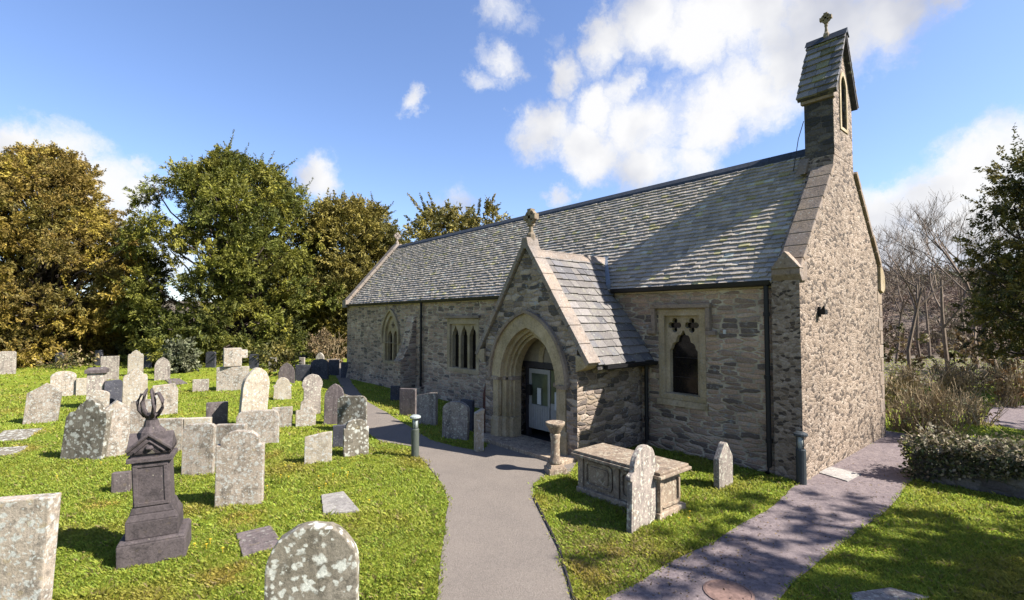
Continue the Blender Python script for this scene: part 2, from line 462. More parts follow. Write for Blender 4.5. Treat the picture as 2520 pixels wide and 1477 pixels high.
sheet('ground', [(-700, -700), (700, -700), (700, 700), (-700, 700)], 0, M['lawn'])
G = lambda *a: [gp(x, y)[:2] for x, y in a]
near_l = [(2.61, 4.16), (1.4, 2.6), (.2, 1.0), (-1.0, -1.5)]
near_r = [(1.0, -2.5), (1.9, -.2), (2.75, 1.75), (3.61, 3.30)]
TAR = near_l[::-1] + G((1095, 1300), (1104, 1240), (1090, 1195), (1062, 1160), (1010, 1098), (940, 1088), (893, 1062), (868, 1010), (845, 965), (832, 936), (815, 905), (800, 880)) \
    + G((835, 880), (850, 905), (866, 944), (905, 990), (950, 1015), (1005, 1050), (1060, 1083), (1120, 1100), (1185, 1112)) \
    + [(7.0, 8.9), (7.02, 6.35), (6.4, 5.95)] + G((1345, 1170), (1310, 1192), (1312, 1225), (1345, 1290), (1375, 1350)) + near_r[::-1]
TAR = wobble(TAR, .4, .03, 3)
sheet('tarmac_path', TAR, .008, M['tarmac'])
GRV = G((1960, 1196), (1900, 1245), (1760, 1330), (1640, 1395), (1560, 1440), (1490, 1477)) + [(3.3, 3.0), (2.9, 2.3), (3.6, .8), (4.6, 1.6)] + \
    G((1910, 1477), (1990, 1405), (2080, 1330), (2180, 1252), (2225, 1205), (2250, 1180), (2235, 1130), (2215, 1085)) + [(13.2, 2.3), (14.6, 2.6), (14.9, 5.5), (14.0, 5.6), (13.9, 3.2), (9.2, 3.2)]
GRV = wobble(GRV, .3, .06, 9)
sheet('gravel_path', GRV, .013, M['gravel'])
RP = wobble(G((2420, 1040), (2519, 1060), (2640, 1050), (2640, 985), (2519, 998), (2440, 1003)), .5, .05, 5)
sheet('churchyard_path', RP, .009, M['gravel'])

WF = wobble(G((2120, 948), (2330, 950), (2560, 930), (2900, 925)) + [(90, -10), (110, 30), (90, 60), (30, 40), (18, 22), (15.5, 19)], 1.5, .5, 4)
sheet('woodland_floor', WF, .006, M['woodfloor'])
# kerb edging along the tarmac
mb = MB()
edge = [(Vector((*p, 0))) for p in (near_r[1:] + G((1375, 1350), (1345, 1290), (1314, 1228)))]
for a, b in zip(edge, edge[1:]):
    d = (b - a).normalized(); nrm = Vector((d.y, -d.x, 0)) * .010
    mb.prism([(a - nrm)[:2], (b - nrm)[:2], (b + nrm)[:2], (a + nrm)[:2]], 'z', -.05, .028)
tag(mb.build('path_edging', M['darkwood']), kind='structure')

# distant hillside behind the trees on the right and low rises elsewhere
def hill(name, az0, az1, rad, prof, mat):
    vs = []; fs = []; n = 60; k = 10
    for i in range(n + 1):
        a = R(az0 + (az1 - az0) * i / n)
        for j in range(k + 1):
            s = j / k
            d = rad + s * rad * .9
            h = prof(i / n) * (math.sin(s * math.pi / 2) ** 1.2) + 2.5 * mnoise.noise(Vector((a * 9, s * 4, rad))) * s
            vs.append((math.sin(a) * d, math.cos(a) * d, h - .3))
    for i in range(n):
        for j in range(k):
            b = i * (k + 1) + j
            fs.append((b, b + 1, b + k + 2, b + k + 1))
    me = bpy.data.meshes.new(name); me.from_pydata(vs, [], fs)
    return tag(link(name, me, mat, smooth=True), kind='structure')

def mat_hill():
    t = NT('hillside'); p = world_pos(t)
    n1 = t.noise(p, .02, 4, .6); n2 = t.noise(p, .35, 6, .8); n3 = t.noise(p, .012, 2)
    c = t.ramp(n1.outputs[0], [(.35, (.24, .165, .115)), (.5, (.31, .22, .15)), (.65, (.23, .20, .10))])
    c = t.mix(t.ramp(n2.outputs[0], [(.4, 0.), (.62, .8)]), c, (.09, .075, .07))
    c = t.mix(t.ramp(n3.outputs[0], [(.55, 0.), (.6, .5)]), c, (.22, .24, .11))
    t.base(c); t.bump(n2.outputs[0], .8, 1.5); return t.m
M['hill'] = mat_hill()
hill('hillside', 66, 130, 48, lambda s: 9.5 - 1.5 * s, M['hill'])
hill('far_hill', -60, 62, 190, lambda s: 9 + 6 * math.sin(s * 4), M['hill'])

# ------------------------------------------------------------------ church
X0, Y0, X1, Y1 = 9.13, 3.14, 14.03, 22.4
ZE, ZR, XR = 3.45, 6.27, 11.57
KS = (ZR - ZE) / (XR - X0)
OR = (X0, Y0, 0)
church = empty('church', OR, 'small rubble stone church with slate roof, bellcote and gabled porch', 'church')
def part(mb, name, mat, parent=None, **kw):
    return mb.build(name, M[mat], parent or church, OR, **kw)

def arch(yc, w, zs, c=.3, n=10, z0=None):
    """pointed arch outline from the left foot over the apex to the right foot"""
    Rr = w + c; a1 = math.acos(c / Rr)
    right = [(yc + Rr * math.cos(a1 * i / n) - c, zs + Rr * math.sin(a1 * i / n)) for i in range(n + 1)]
    left = [(2 * yc - y, z) for y, z in right]
    o = left[:-1] + right[::-1]
    if z0 is not None: o = [(yc - w, z0)] + o + [(yc + w, z0)]
    return o

def rect(a, b, c, d): return [(a, c), (b, c), (b, d), (a, d)]
SX = lambda u, v, w: (w, u, v)      # plane of the long wall
SY = lambda u, v, w: (u, w, v)      # plane of the gable wall

# openings of the long wall
W_NEAR = (4.86, 5.90, 1.06, 2.90)
W_MID = (12.20, 13.98, .98, 2.72)
WP_Y, WP_W, WP_ZS, WP_C = 18.02, .66, 2.02, .42
holes = [rect(*W_NEAR), rect(*W_MID), arch(WP_Y, WP_W, WP_ZS, WP_C, z0=.92), arch(7.75, .55, 1.2, z0=-.25)]
part(plate(rect(Y0 + .45, Y1, -.3, ZE), holes, SX, X0, X0 + .5), 'long_wall', 'wall')
mb = MB(); mb.box(X1 - .5, X1, Y0 + .45, Y1, -.3, ZE); part(mb, 'back_wall', 'wall')
mb = MB(); mb.prism([(X0 + .5, -.3), (X1 - .5, -.3), (X1 - .5, ZE), (XR, ZR - .15), (X0 + .5, ZE)], 'y', Y1 - .5, Y1 - .004); part(mb, 'east_wall', 'wall')
# quoins at the far corner + wall-plate course under the gutter
mb = MB(); mb.box(X0 - .05, X0 + .1, Y0 + .46, 7.0, ZE - .20, ZE - .06); mb.box(X0 - .05, X0 + .1, 8.75, Y1 - .02, ZE - .20, ZE - .06)
part(mb, 'eaves_course', 'ashlar', bevel=.012)
# batter at the foot of the wall
mb = MB(); mb.prism([(X0 - .10, -.2), (X0 + .02, -.2), (X0 + .02, .42), (X0 - .012, .42)], 'y', 9.35, Y1 - .01); part(mb, 'plinth', 'wall')

# west gable wall
BX0, BX1, BY1 = 11.0, 12.16, Y0 + .52
def par_l(x): return 3.45 + (x - 9.05) * 1.155
out = [(9.04, -.3), (9.04, 3.43)] + [(9.04 + .001, 3.435), (10.55, par_l(10.55)), (10.75, par_l(10.75) + .01), (10.9, 5.70), (BX0 - .04, 5.92)] + [(BX1 + .01, 5.92), (BX1 + .03, 5.72), (14.06, 3.66), (14.06, -.3)]
part(plate(out, [], SY, Y0, Y0 + .45), 'west_gable_wall', 'west')
# coping of the gable
cop = MB()
def slope_bar(mb, x0, z0, x1, z1, th, y0, y1, n=7):
    d = Vector((x1 - x0, 0, z1 - z0)); L = d.length; d.normalize(); up = Vector((-d.z, 0, d.x)) * th
    if up.z < 0: up = -up
    for i in range(n):
        a = Vector((x0, 0, z0)) + d * (L * i / n + .006); b = Vector((x0, 0, z0)) + d * (L * (i + 1) / n - .006)
        mb.prism([(a.x, a.z), (b.x, b.z), ((b + up).x, (b + up).z), ((a + up).x, (a + up).z)], 'y', y0 - random.uniform(0, .015), y1 + random.uniform(0, .015))
slope_bar(cop, 9.02, 3.445, 10.93, 5.655, .085, Y0 - .02, Y0 + .36, 9)
part(cop, 'gable_coping', 'coping', bevel=.015); cop = MB()
slope_bar(cop, 14.12, 3.62, BX1 + .02, 5.76, .10, Y0 - .05, Y0 + .42)
part(cop, 'gable_coping', 'coping', bevel=.015)
kn = MB(); kn.prism([(8.96, 3.46), (9.06, 3.34), (9.3, 3.36), (9.3, 3.74), (9.16, 3.66), (8.96, 3.56)], 'y', Y0 - .04, Y0 + .42)
kn.prism([(Y0 - .055, 3.56), (Y0 + .43, 3.56), (Y0 + .19, 3.86)], 'x', 8.93, 9.13)
part(kn, 'kneeler', 'coping', bevel=.015)
kn = MB(); kn.prism([(14.17, 3.42), (14.03, 3.30), (13.8, 3.36), (13.8, 3.9), (14.0, 3.86), (14.17, 3.62)], 'y', Y0 - .06, Y0 + .5); part(kn, 'kneeler', 'ashlar', bevel=.015)
q = MB()
for i in range(11):
    w = .2 if i % 2 else .34
    q.box(14.075 - w, 14.075, Y0 - .012, Y0 + .3, i * .31 - .05, i * .31 + .24)
part(q, 'quoin', 'coping', bevel=.012)
mb = MB(); mb.prism([(13.75, -.2), (14.3, -.2), (14.3, .75), (14.07, 1.15), (13.98, 1.1)], 'y', Y0 + .05, Y0 + .5); part(mb, 'corner_buttress', 'wall')

# bellcote
bh = arch(11.60, .16, 7.42, .12, 6, z0=6.58)
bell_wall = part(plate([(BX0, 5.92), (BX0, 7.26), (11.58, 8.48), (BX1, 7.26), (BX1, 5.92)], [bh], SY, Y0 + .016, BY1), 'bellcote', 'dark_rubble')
part(plate([(BX0 + .003, 5.93), (BX0 + .003, 7.255), (11.58, 8.47), (BX1 - .003, 7.255), (BX1 - .003, 5.93)], [bh], SY, Y0 + .0, Y0 + .015), 'bellcote_face', 'west', bell_wall)  # paler skin: the sunlit beige of this side is put on by colour
bf = MB()
fr = arch(11.60, .24, 7.42, .12, 6, z0=6.52)
part(plate(fr, [bh], SY, Y0 - .02, Y0 - .001), 'bellcote_arch', 'ashlar', bell_wall)
b = MB(); b.box(10.94, 11.05, Y0 - .03, BY1 + .05, 7.06, 7.18); part(b, 'eaves_stone', 'coping', bell_wall, bevel=.015); b = MB()
b.prism([(10.72, 5.58), (11.02, 5.66), (11.02, 5.98), (10.86, 5.80)], 'y', Y0 + .44, BY1 + .10)
part(b, 'weathering_stone', 'coping', bell_wall, bevel=.015)
b = MB(); b.lathe((11.6, Y0 + .27, 6.86), [(.15, 0), (.14, .03), (.10, .12), (.085, .22), (.06, .28), (.015, .30)], 14); part(b, 'bell', 'bell', bell_wall, smooth=True)

def slates(mb, p0, du, dv, U, V, ex, wd, rng, clip=None, tone=(.20, .185, .165), th=.014, moss=.22, var=.42):
    """courses of lapped slates on a roof slope: p0 eaves corner, du along, dv up the slope"""
    p0 = Vector(p0); du = Vector(du).normalized(); dv = Vector(dv).normalized(); nr = du.cross(dv)
    if nr.z < 0: nr = -nr
    rows = int(V / ex)
    for r_ in range(rows):
        v0 = r_ * V / rows; v1 = v0 + V / rows + .05
        u = -rng.uniform(0, wd)
        while u < U:
            w = wd * rng.uniform(.7, 1.35)
            a, b_ = max(0, u), min(U, u + w - .006); u += w
            if b_ - a < .03: continue
            if clip and not clip(p0 + du * ((a + b_) / 2) + dv * (v0 + .05)): continue
            k = rng.uniform(1 - var, 1 + var)
            c = [tone[0] * k, tone[1] * k, tone[2] * k]
            q_ = rng.random()
            if q_ < moss: c = [c[0] * 1.1, c[1] * 1.13, c[2] * .72]
            elif q_ < moss + .16: c = [c[0] * .80, c[1] * .84, c[2] * .92]
            elif q_ < moss + .26: c = [x * 1.3 for x in c]
            mb.col = tuple(min(.8, x) for x in c)
            l0 = th * 2.9 + rng.uniform(0, .014); l1 = .002 + rng.uniform(0, .003); tw = rng.uniform(-.006, .006)
            dl = rng.uniform(-.012, .012)
            A = p0 + du * a + dv * (v0 + dl); B = p0 + du * b_ + dv * (v0 + dl)
            Cc = p0 + du * b_ + dv * v1; D = p0 + du * a + dv * v1
            vs = [A + nr * (l0 + tw), B + nr * (l0 - tw), Cc + nr * l1, D + nr * l1, A + nr * .0, B + nr * .0]
            mb.add(vs, [(0, 1, 2, 3), (4, 5, 1, 0), (4, 0, 3), (1, 5, 2)])

rng = random.Random(5)
up_l = Vector((XR - X0, 0, ZR - ZE)); SL = up_l.length
ov = .16; e0 = Vector((X0, 0, ZE)) - up_l.normalized() * ov
rf = MB()
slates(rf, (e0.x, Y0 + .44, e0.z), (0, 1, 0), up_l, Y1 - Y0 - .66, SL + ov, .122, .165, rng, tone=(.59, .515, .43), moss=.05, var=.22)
up_r = Vector((XR - X1, 0, ZR - ZE))
e1 = Vector((X1, 0, ZE)) - up_r.normalized() * ov
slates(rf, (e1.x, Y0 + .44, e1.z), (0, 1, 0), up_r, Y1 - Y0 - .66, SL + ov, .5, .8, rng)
rf.col = (.1, .095, .09)
for (e, xx) in ((e0, X0), (e1, X1)):   # boarding under the slates
    s = 1 if e.x < XR else -1
    rf.prism([(e.x + .01 * s, e.z - .002), (XR, ZR - .004), (XR, ZR - .09), (e.x + .06 * s, e.z - .05)], 'y', Y0 + .451, Y1 - .3)
roof = part(rf, 'roof', 'slate')
rd = MB()
y = Y0 + .5
while y < Y1 - .3:
    y2 = min(y + .46, Y1 - .28)
    rd.prism([(XR - .16, ZR - .13), (XR - .13, ZR - .06), (XR, ZR + .075), (XR + .13, ZR - .06), (XR + .16, ZR - .13), (XR, ZR + .02)], 'y', y, y2 - .008)
    y = y2
part(rd, 'ridge_tiles', 'ridge', roof)
# east coping, kneeler and cross
cop = MB()
slope_bar(cop, X0 - .14, ZE - .06, XR + .02, ZR + .10, .12, Y1 - .3, Y1 + .06, 9)
slope_bar(cop, X1 + .14, ZE - .06, XR + .02, ZR + .10, .12, Y1 - .3, Y1 + .06, 9)
cop.box(X0 - .22, X0 + .12, Y1 - .32, Y1 + .08, ZE - .22, ZE + .12)
part(cop, 'east_coping', 'pinkcoping', bevel=.012)
def wheel_cross(mb, c, r, h, axis):
    """small wheel-headed stone cross on a moulded stem; axis = the way its face looks"""
    c = Vector(c)
    A = Vector((0, 1, 0)) if axis == 'x' else Vector((1, 0, 0)); Nn = Vector((1, 0, 0)) if axis == 'x' else Vector((0, 1, 0))
    mb.lathe(c, [(r * .62, -.08), (r * .62, .04), (r * .36, h * .22), (r * .26, h * .5), (r * .36, h * .58), (r * .3, h - r)], 8)
    hc = c + Vector((0, 0, h))
    n = 16; t = r * .30
    for s0, s1 in ((.70, .98),):
        vs = []; fs = []
        for i in range(n):
            w = 2 * math.pi * i / n; d = A * math.cos(w) + Vector((0, 0, 1)) * math.sin(w)
            for rr, o_ in ((s0, -t), (s1, -t), (s1, t), (s0, t)): vs.append(hc + d * rr * r + Nn * o_)
        for i in range(n):
            j = (i + 1) % n
            for k in range(4):
                k2 = (k + 1) % 4; fs.append((i * 4 + k, i * 4 + k2, j * 4 + k2, j * 4 + k))
        mb.add(vs, fs)
    for d in (A, Vector((0, 0, 1))):
        e = A if d.z else Vector((0, 0, 1))
        for sg in (1, -1):
            p, q_ = hc, hc + d * sg * r * 1.16
            w0, w1 = r * .2, r * .38
            vs = [p - e * w0 - Nn * t * 1.3, p + e * w0 - Nn * t * 1.3, q_ + e * w1 - Nn * t * 1.3, q_ - e * w1 - Nn * t * 1.3]
            vs += [v + Nn * t * 2.6 for v in vs]
            mb.add(vs, [(0, 1, 2, 3), (7, 6, 5, 4), (0, 4, 5, 1), (1, 5, 6, 2), (2, 6, 7, 3), (3, 7, 4, 0)])
mb = MB(); wheel_cross(mb, (XR, Y1 - .12, ZR + .2), .15, .36, 'y'); part(mb, 'east_cross', 'pinkcoping')
# bellcote roof and cross
br = MB(); rg = random.Random(3)
bzr, bze = 8.56, 7.16
for sgn, xe in ((1, 10.88), (-1, 12.28)):
    upv = Vector((11.58 - xe, 0, bzr - bze))
    slates(br, (xe, Y0 - .10, bze), (0, 1, 0), upv, .72, upv.length, .17, .2, rg, tone=(.27, .25, .24), moss=.05)
    br.col = (.09, .085, .09)
    br.prism([(xe + .005 * sgn, bze - .002), (11.58, bzr - .004), (11.58, bzr - .09), (xe + .05 * sgn, bze - .04)], 'y', Y0 - .09, Y0 + .61)
br_o = part(br, 'bellcote_roof', 'slate', bell_wall)
b = MB(); b.prism([(11.46, bzr - .09), (11.58, bzr + .08), (11.70, bzr - .09), (11.58, bzr - .01)], 'y', Y0 - .12, Y0 + .64); part(b, 'bellcote_ridge', 'ridge', bell_wall)
b = MB(); wheel_cross(b, (11.58, Y0 + .26, bzr + .06), .095, .38, 'x'); part(b, 'bellcote_cross', 'cross', bell_wall)
b = MB(); b.tube([(11.02, BY1 + .02, 6.75), (11.0, BY1 + .12, 6.4), (10.98, BY1 + .22, 5.75)], .008, 4); part(b, 'bell_wire', 'black', bell_wall)

# gutters and downpipes
for y0, y1 in ((Y0 + .46, 7.03), (8.55, Y1 - .3)):
    g = MB()
    g.prism([(X0 - .19, ZE - .07), (X0 - .17, ZE - .15), (X0 - .08, ZE - .17), (X0 - .052, ZE - .15), (X0 - .052, ZE - .07)], 'y', y0, y1)
    part(g, 'gutter', 'black')
def downpipe(y, x=X0 - .09, z1=ZE - .15, z0=.05):
    g = MB(); g.tube([(x, y, z1), (x, y, z0 + .1), (x - .09, y, z0)], .042, 10)
    z = z0 + .5
    while z < z1: g.lathe((x, y, z), [(.055, 0), (.055, .07)], 10); z += 1.1
    part(g, 'downpipe', 'black', smooth=False)
downpipe(3.68); downpipe(15.55); downpipe(6.16, z1=1.72)
b = MB(); b.box(X0 - .2, X0 - .004, 15.42, 15.68, .02, .3); part(b, 'drain_box', 'wall')
# lead valley by the porch
b = MB()
for s in (-1, 1):
    yv = 7.75 + s * .62
    b.add([(9.02, yv + s * .06, 3.50), (9.72, 7.75 + s * .03, 4.24), (9.72, 7.75 - s * .08, 4.26), (9.02, yv - s * .07, 3.48),
           (9.02, yv + s * .06, 3.40), (9.72, 7.75 + s * .03, 4.14), (9.72, 7.75 - s * .08, 4.16), (9.02, yv - s * .07, 3.38)],
          [(0, 1, 2, 3), (7, 6, 5, 4), (0, 4, 5, 1), (2, 6, 7, 3), (3, 7, 4, 0), (1, 5, 6, 2)])
part(b, 'lead_flashing', 'lead')

# buttress on the long wall
b = MB(); b.prism([(X0 - .62, -.2), (X0 + .01, -.2), (X0 + .01, 2.85), (X0 - .12, 2.6), (X0 - .30, 1.75), (X0 - .55, 1.25), (X0 - .62, 1.2)], 'y', 16.05, 16.6)
part(b, 'buttress', 'wall', bevel=.02)

# windows ------------------------------------------------------------
def cusp_head(yc, w, zs, zt, z0, ogee=True, lobes=5):
    """a light with a cusped pointed head: foot left -> head -> foot right"""
    pts = [(yc - w, z0), (yc - w, zs)]
    H = zt - zs; n = 24
    for i in range(1, n):
        s = i / n
        x = -w + 2 * w * s
        k = abs(x) / w
        z = H * (1 - k ** 1.5) if not ogee else H * (1 - k) ** .8 * .75 + H * .25 * (1 - k * k)
        dip = -abs(math.sin(lobes * math.pi * s)) * .0 + (abs(math.cos(lobes * math.pi * (s - .5)))) * 0
        cus = .10 * w * (1 - abs(math.sin(lobes * math.pi * s)))
        pts.append((yc + x * (1 - cus * .9 / w), zs + max(.0, z - cus * 2.0)))
    pts += [(yc + w, zs), (yc + w, z0)]
    return pts
def quatrefoil(yc, zc, r):
    pts = []
    for i in range(40):
        a = 2 * math.pi * i / 40
        rr = r * (.48 + .52 * abs(math.cos(2 * a)) ** .7)
        pts.append((yc + rr * math.cos(a), zc + rr * math.sin(a)))
    return pts

# near window: one cusped light under two quatrefoils in a square frame
y0, y1, z0, z1 = W_NEAR
yc = (y0 + y1) / 2
win = part(plate(rect(y0, y1, z0, z1), [rect(y0 + .13, y1 - .13, z0 + .12, z1 - .13)], SX, X0 - .015, X0 + .2), 'window', 'ashlar', bevel=.01)
hs = [cusp_head(yc, .31, z0 + 1.0, z0 + 1.42, z0 + .125, lobes=5), quatrefoil(yc - .19, z1 - .325, .15), quatrefoil(yc + .19, z1 - .325, .15)]
part(plate(rect(y0 + .13, y1 - .13, z0 + .12, z1 - .13), hs, SX, X0 + .07, X0 + .18), 'tracery', 'ashlar', win)
b = MB(); b.box(X0 + .18, X0 + .20, y0 + .13, y1 - .13, z0 + .12, z1 - .13); part(b, 'window_glass', 'glass', win)
for zz in (z0 + .45, z0 + .85):
    b = MB(); b.box(X0 + .168, X0 + .179, yc - .27, yc + .27, zz - .004, zz + .004); part(b, 'glazing_bar', 'darkwood', win)
b = MB(); b.box(X0 - .11, X0 + .02, y0 - .14, y1 + .14, z1 + .02, z1 + .11); b.box(X0 - .10, X0 + .02, y0 - .13, y0 - .04, z1 - .42, z1 + .02)
b.box(X0 - .10, X0 + .02, y1 + .04, y1 + .13, z1 - .42, z1 + .02); b.box(X0 - .10, X0 + .02, y0 - .24, y0 - .04, z1 - .51, z1 - .42); b.box(X0 - .10, X0 + .02, y1 + .04, y1 + .24, z1 - .51, z1 - .42)
part(b, 'hood_mould', 'coping', win, bevel=.015)
b = MB(); b.prism([(X0 - .05, z0 - .12), (X0 + .1, z0 - .12), (X0 + .1, z0 - .003), (X0 - .02, z0 - .003)], 'y', y0 - .04, y1 + .04); part(b, 'sill', 'ashlar', win)

# middle window: three cusped lights under a flat head
y0, y1, z0, z1 = W_MID
win = part(plate(rect(y0, y1, z0, z1), [rect(y0 + .16, y1 - .16, z0 + .14, z1 - .18)], SX, X0 - .015, X0 + .22), 'window', 'ashlar', bevel=.012)
lw = (y1 - y0 - .32) / 3
hs = [cusp_head(y0 + .16 + lw * (i + .5), lw / 2 - .055, z1 - .55, z1 - .22, z0 + .145, ogee=True, lobes=3) for i in range(3)]
part(plate(rect(y0 + .16, y1 - .16, z0 + .14, z1 - .18), hs, SX, X0 + .06, X0 + .19), 'tracery', 'ashlar', win)
b = MB(); b.box(X0 + .19, X0 + .21, y0 + .16, y1 - .16, z0 + .14, z1 - .18); part(b, 'window_glass', 'glass', win)
b = MB(); b.box(X0 - .09, X0 + .02, y0 - .07, y1 + .07, z1 + .005, z1 + .10); part(b, 'hood_mould', 'coping', win, bevel=.015)
# far window: pointed, two lights with a small eye
wi = arch(WP_Y, WP_W - .16, WP_ZS, WP_C, z0=1.04)
win = part(plate(arch(WP_Y, WP_W, WP_ZS, WP_C, z0=.92), [wi], SX, X0 - .015, X0 + .22), 'window', 'ashlar')
hs = [arch(WP_Y - .235, .185, 1.95, .14, 6, z0=1.06), arch(WP_Y + .235, .185, 1.95, .14, 6, z0=1.06), quatrefoil(WP_Y, 2.46, .13)]
wi2 = arch(WP_Y, WP_W - .158, WP_ZS, WP_C, z0=1.042)
part(plate(wi2, hs, SX, X0 + .08, X0 + .19), 'tracery', 'ashlar', win)
part(plate(wi, [], SX, X0 + .19, X0 + .21), 'window_glass', 'glass', win)
hm = [(y_, z_) for y_, z_ in arch(WP_Y, WP_W + .10, WP_ZS, WP_C, z0=WP_ZS - .25)]
part(plate(hm, [arch(WP_Y, WP_W + .01, WP_ZS, WP_C, z0=WP_ZS - .26)], SX, X0 - .08, X0 + .01), 'hood_mould', 'ashlar', win)
b = MB(); b.box(X0 - .025, X0 + .01, 4.45, 4.50, 2.42, 2.50); part(b, 'white_vent', 'white')

# porch --------------------------------------------------------------
PX, PY, PW = 7.05, 7.75, 1.42
PL, PRr = PY - PW, PY + PW
ARC = .30; ZS = 1.40
po = [(PL, -.2), (PL, 2.17), (PY, 4.20), (PRr, 2.17), (PRr, -.2)]
pm = plate(po, [arch(PY, 1.14, ZS, ARC, z0=.02)], SX, PX, PX + .42)
pm.box(PX + .42, X0, PL, PL + .38, -.2, 1.86); pm.box(PX + .42, X0, PRr - .38, PRr, -.2, 1.86)
porch = part(pm, 'porch', 'porch')
PS = 1.33
pr = MB(); rg = random.Random(12)
zr_ = 4.15; ye = PY - 6.0
for s in (-1, 1):
    p0 = (PX + .22, PY + s * ye, zr_ - PS * ye)
    upv = Vector((0, -s, PS))
    L_ = math.hypot(ye, PS * ye)
    slates(pr, p0, (1, 0, 0), upv, 2.93, L_, .19, .26, rg, clip=lambda p: p.x < X0 + max(0, (p.z - ZE) / KS) + .02, tone=(.27, .245, .225), moss=.03, th=.011, var=.2)
    pr.col = (.1, .09, .09)
    yy0, zz0 = PY + s * (ye - .02), zr_ - PS * (ye - .02) - .012
    vs = [(PX + .23, yy0, zz0), (X0 + .002, yy0, zz0), (X0 + .002, PY + s * .55, zr_ - PS * .55 - .004), (9.74, PY, zr_ - .004), (PX + .23, PY, zr_ - .004)]
    vs += [(x, y_, z_ - .09) for x, y_, z_ in vs]
    pr.add(vs, [(0, 1, 2, 3, 4), (9, 8, 7, 6, 5)] + [(i, (i + 1) % 5, 5 + (i + 1) % 5, 5 + i) for i in range(5)])
part(pr, 'porch_roof', 'slate', porch)
b = MB(); b.prism([(PY - .12, zr_ - .11), (PY, zr_ + .07), (PY + .12, zr_ - .11), (PY, zr_ - .01)], 'x', PX + .38, 9.72); part(b, 'porch_ridge', 'pinkcoping', porch)
b = MB()
def slope_bar_y(mb, y0, z0, y1, z1, th, x0, x1, n):
    d = Vector((0, y1 - y0, z1 - z0)); L = d.length; d.normalize(); up = Vector((0, -d.z, d.y)) * th
    if up.z < 0: up = -up
    for i in range(n):
        a = Vector((0, y0, z0)) + d * (L * i / n + .005); c = Vector((0, y0, z0)) + d * (L * (i + 1) / n - .005)
        mb.prism([(a.y, a.z), (c.y, c.z), ((c + up).y, (c + up).z), ((a + up).y, (a + up).z)], 'x', x0 - random.uniform(0, .012), x1 + random.uniform(0, .012))
slope_bar_y(b, 6.06, 1.83, PY + .02, 4.28, .10, PX - .06, PX + .27, 7)
slope_bar_y(b, 2 * PY - 6.06, 1.83, PY - .02, 4.28, .10, PX - .06, PX + .27, 7)
b.prism([(PY - .13, 4.2), (PY + .13, 4.2), (PY + .07, 4.44), (PY - .07, 4.44)], 'x', PX - .065, PX + .27)
part(b, 'porch_coping', 'pinkcoping', porch, bevel=.012)
for s in (-1, 1):
    b = MB()
    pts = [(PY + s * 1.42, 1.70), (PY + s * 1.42, 2.02), (PY + s * 1.64, 1.98), (PY + s * 1.72, 1.84), (PY + s * 1.6, 1.76)]
    b.prism(pts, 'x', PX - .05, PX + .27); part(b, 'porch_kneeler', 'ashlar', porch, bevel=.012)
b = MB(); wheel_cross(b, (PX + .13, PY, 4.47), .155, .42, 'x'); part(b, 'porch_cross', 'cross', porch)
# wall-plate and small gutter on the porch sides
for s in (-1, 1):
    b = MB(); yy = PY + s * PW
    b.box(PX + .42, X0 - .003, min(yy - s * .1, yy + s * .07), max(yy - s * .1, yy + s * .07), 1.68, 1.80); part(b, 'porch_cornice', 'pinkcoping', porch, bevel=.012)
    b = MB(); yy = PY + s * (ye + .03)
    b.prism([(yy - .055, 1.82), (yy - .05, 1.76), (yy, 1.735), (yy + .05, 1.76), (yy + .055, 1.82)], 'x', PX + .40, X0 - .002); part(b, 'porch_gutter', 'black', porch)
# moulded arch: three stepped orders, hood, imposts, plinths
def ring(w0, w1, x0, x1, z0, name, mat):
    outer = arch(PY, w1, ZS, ARC, z0=z0); inner = arch(PY, w0, ZS, ARC, z0=z0)
    part(plate(outer + inner[::-1], [], SX, x0, x1), name, mat, porch)
ring(.86, 1.16, PX - .025, PX + .14, ZS, 'arch_ring', 'ashlar')
ring(.94, 1.12, PX - .012, PX + .14, .05, 'jamb', 'ashlar')
ring(.78, .92, PX + .09, PX + .24, .05, 'arch_order', 'ashlar')
ring(.72, .80, PX + .17, PX + .23, .05, 'arch_order', 'ashlar')
ring(.66, .76, PX + .24, PX + .43, .05, 'arch_order', 'ashlar')
ring(1.16, 1.23, PX - .085, PX + .02, ZS - .02, 'porch_hood_mould', 'coping')
for s in (-1, 1):
    b = MB()
    for w0, w1, x0 in ((.92, 1.2, PX - .05), (.78, .92, PX + .05), (.64, .8, PX + .14)):
        a, c = PY + s * w0, PY + s * w1
        b.box(x0, PX + .40, min(a, c), max(a, c), ZS - .07, ZS + .015)
    part(b, 'impost', 'coping', porch, bevel=.01)
    b = MB()
    for w0, w1, x0 in ((.90, 1.16, PX - .045), (.74, .90, PX + .045), (.62, .76, PX + .14)):
        a, c = PY + s * w0, PY + s * w1
        b.prism([(x0, -.05), (PX + .38, -.05), (PX + .38, .52), (x0 + .03, .52), (x0, .44)], 'y', min(a, c), max(a, c))
    part(b, 'jamb_plinth', 'ashlar', porch)
    b = MB()
    for k in range(3):
        b.lathe((PX + .06 + k * .10, PY + s * (.955 - k * .10), .52), [(.034, 0), (.034, ZS - .6)], 8)
    part(b, 'jamb_shaft', 'ashlar', porch, smooth=True)
b = MB(); b.box(PX - .38, PX + .5, PL + .05, PRr - .05, -.05, .085); part(b, 'porch_step', 'tomb', porch, bevel=.015)
b = MB(); b.box(PX + .5, X0 - .01, PL + .38, PRr - .38, -.05, .06); part(b, 'porch_floor', 'mat', porch)
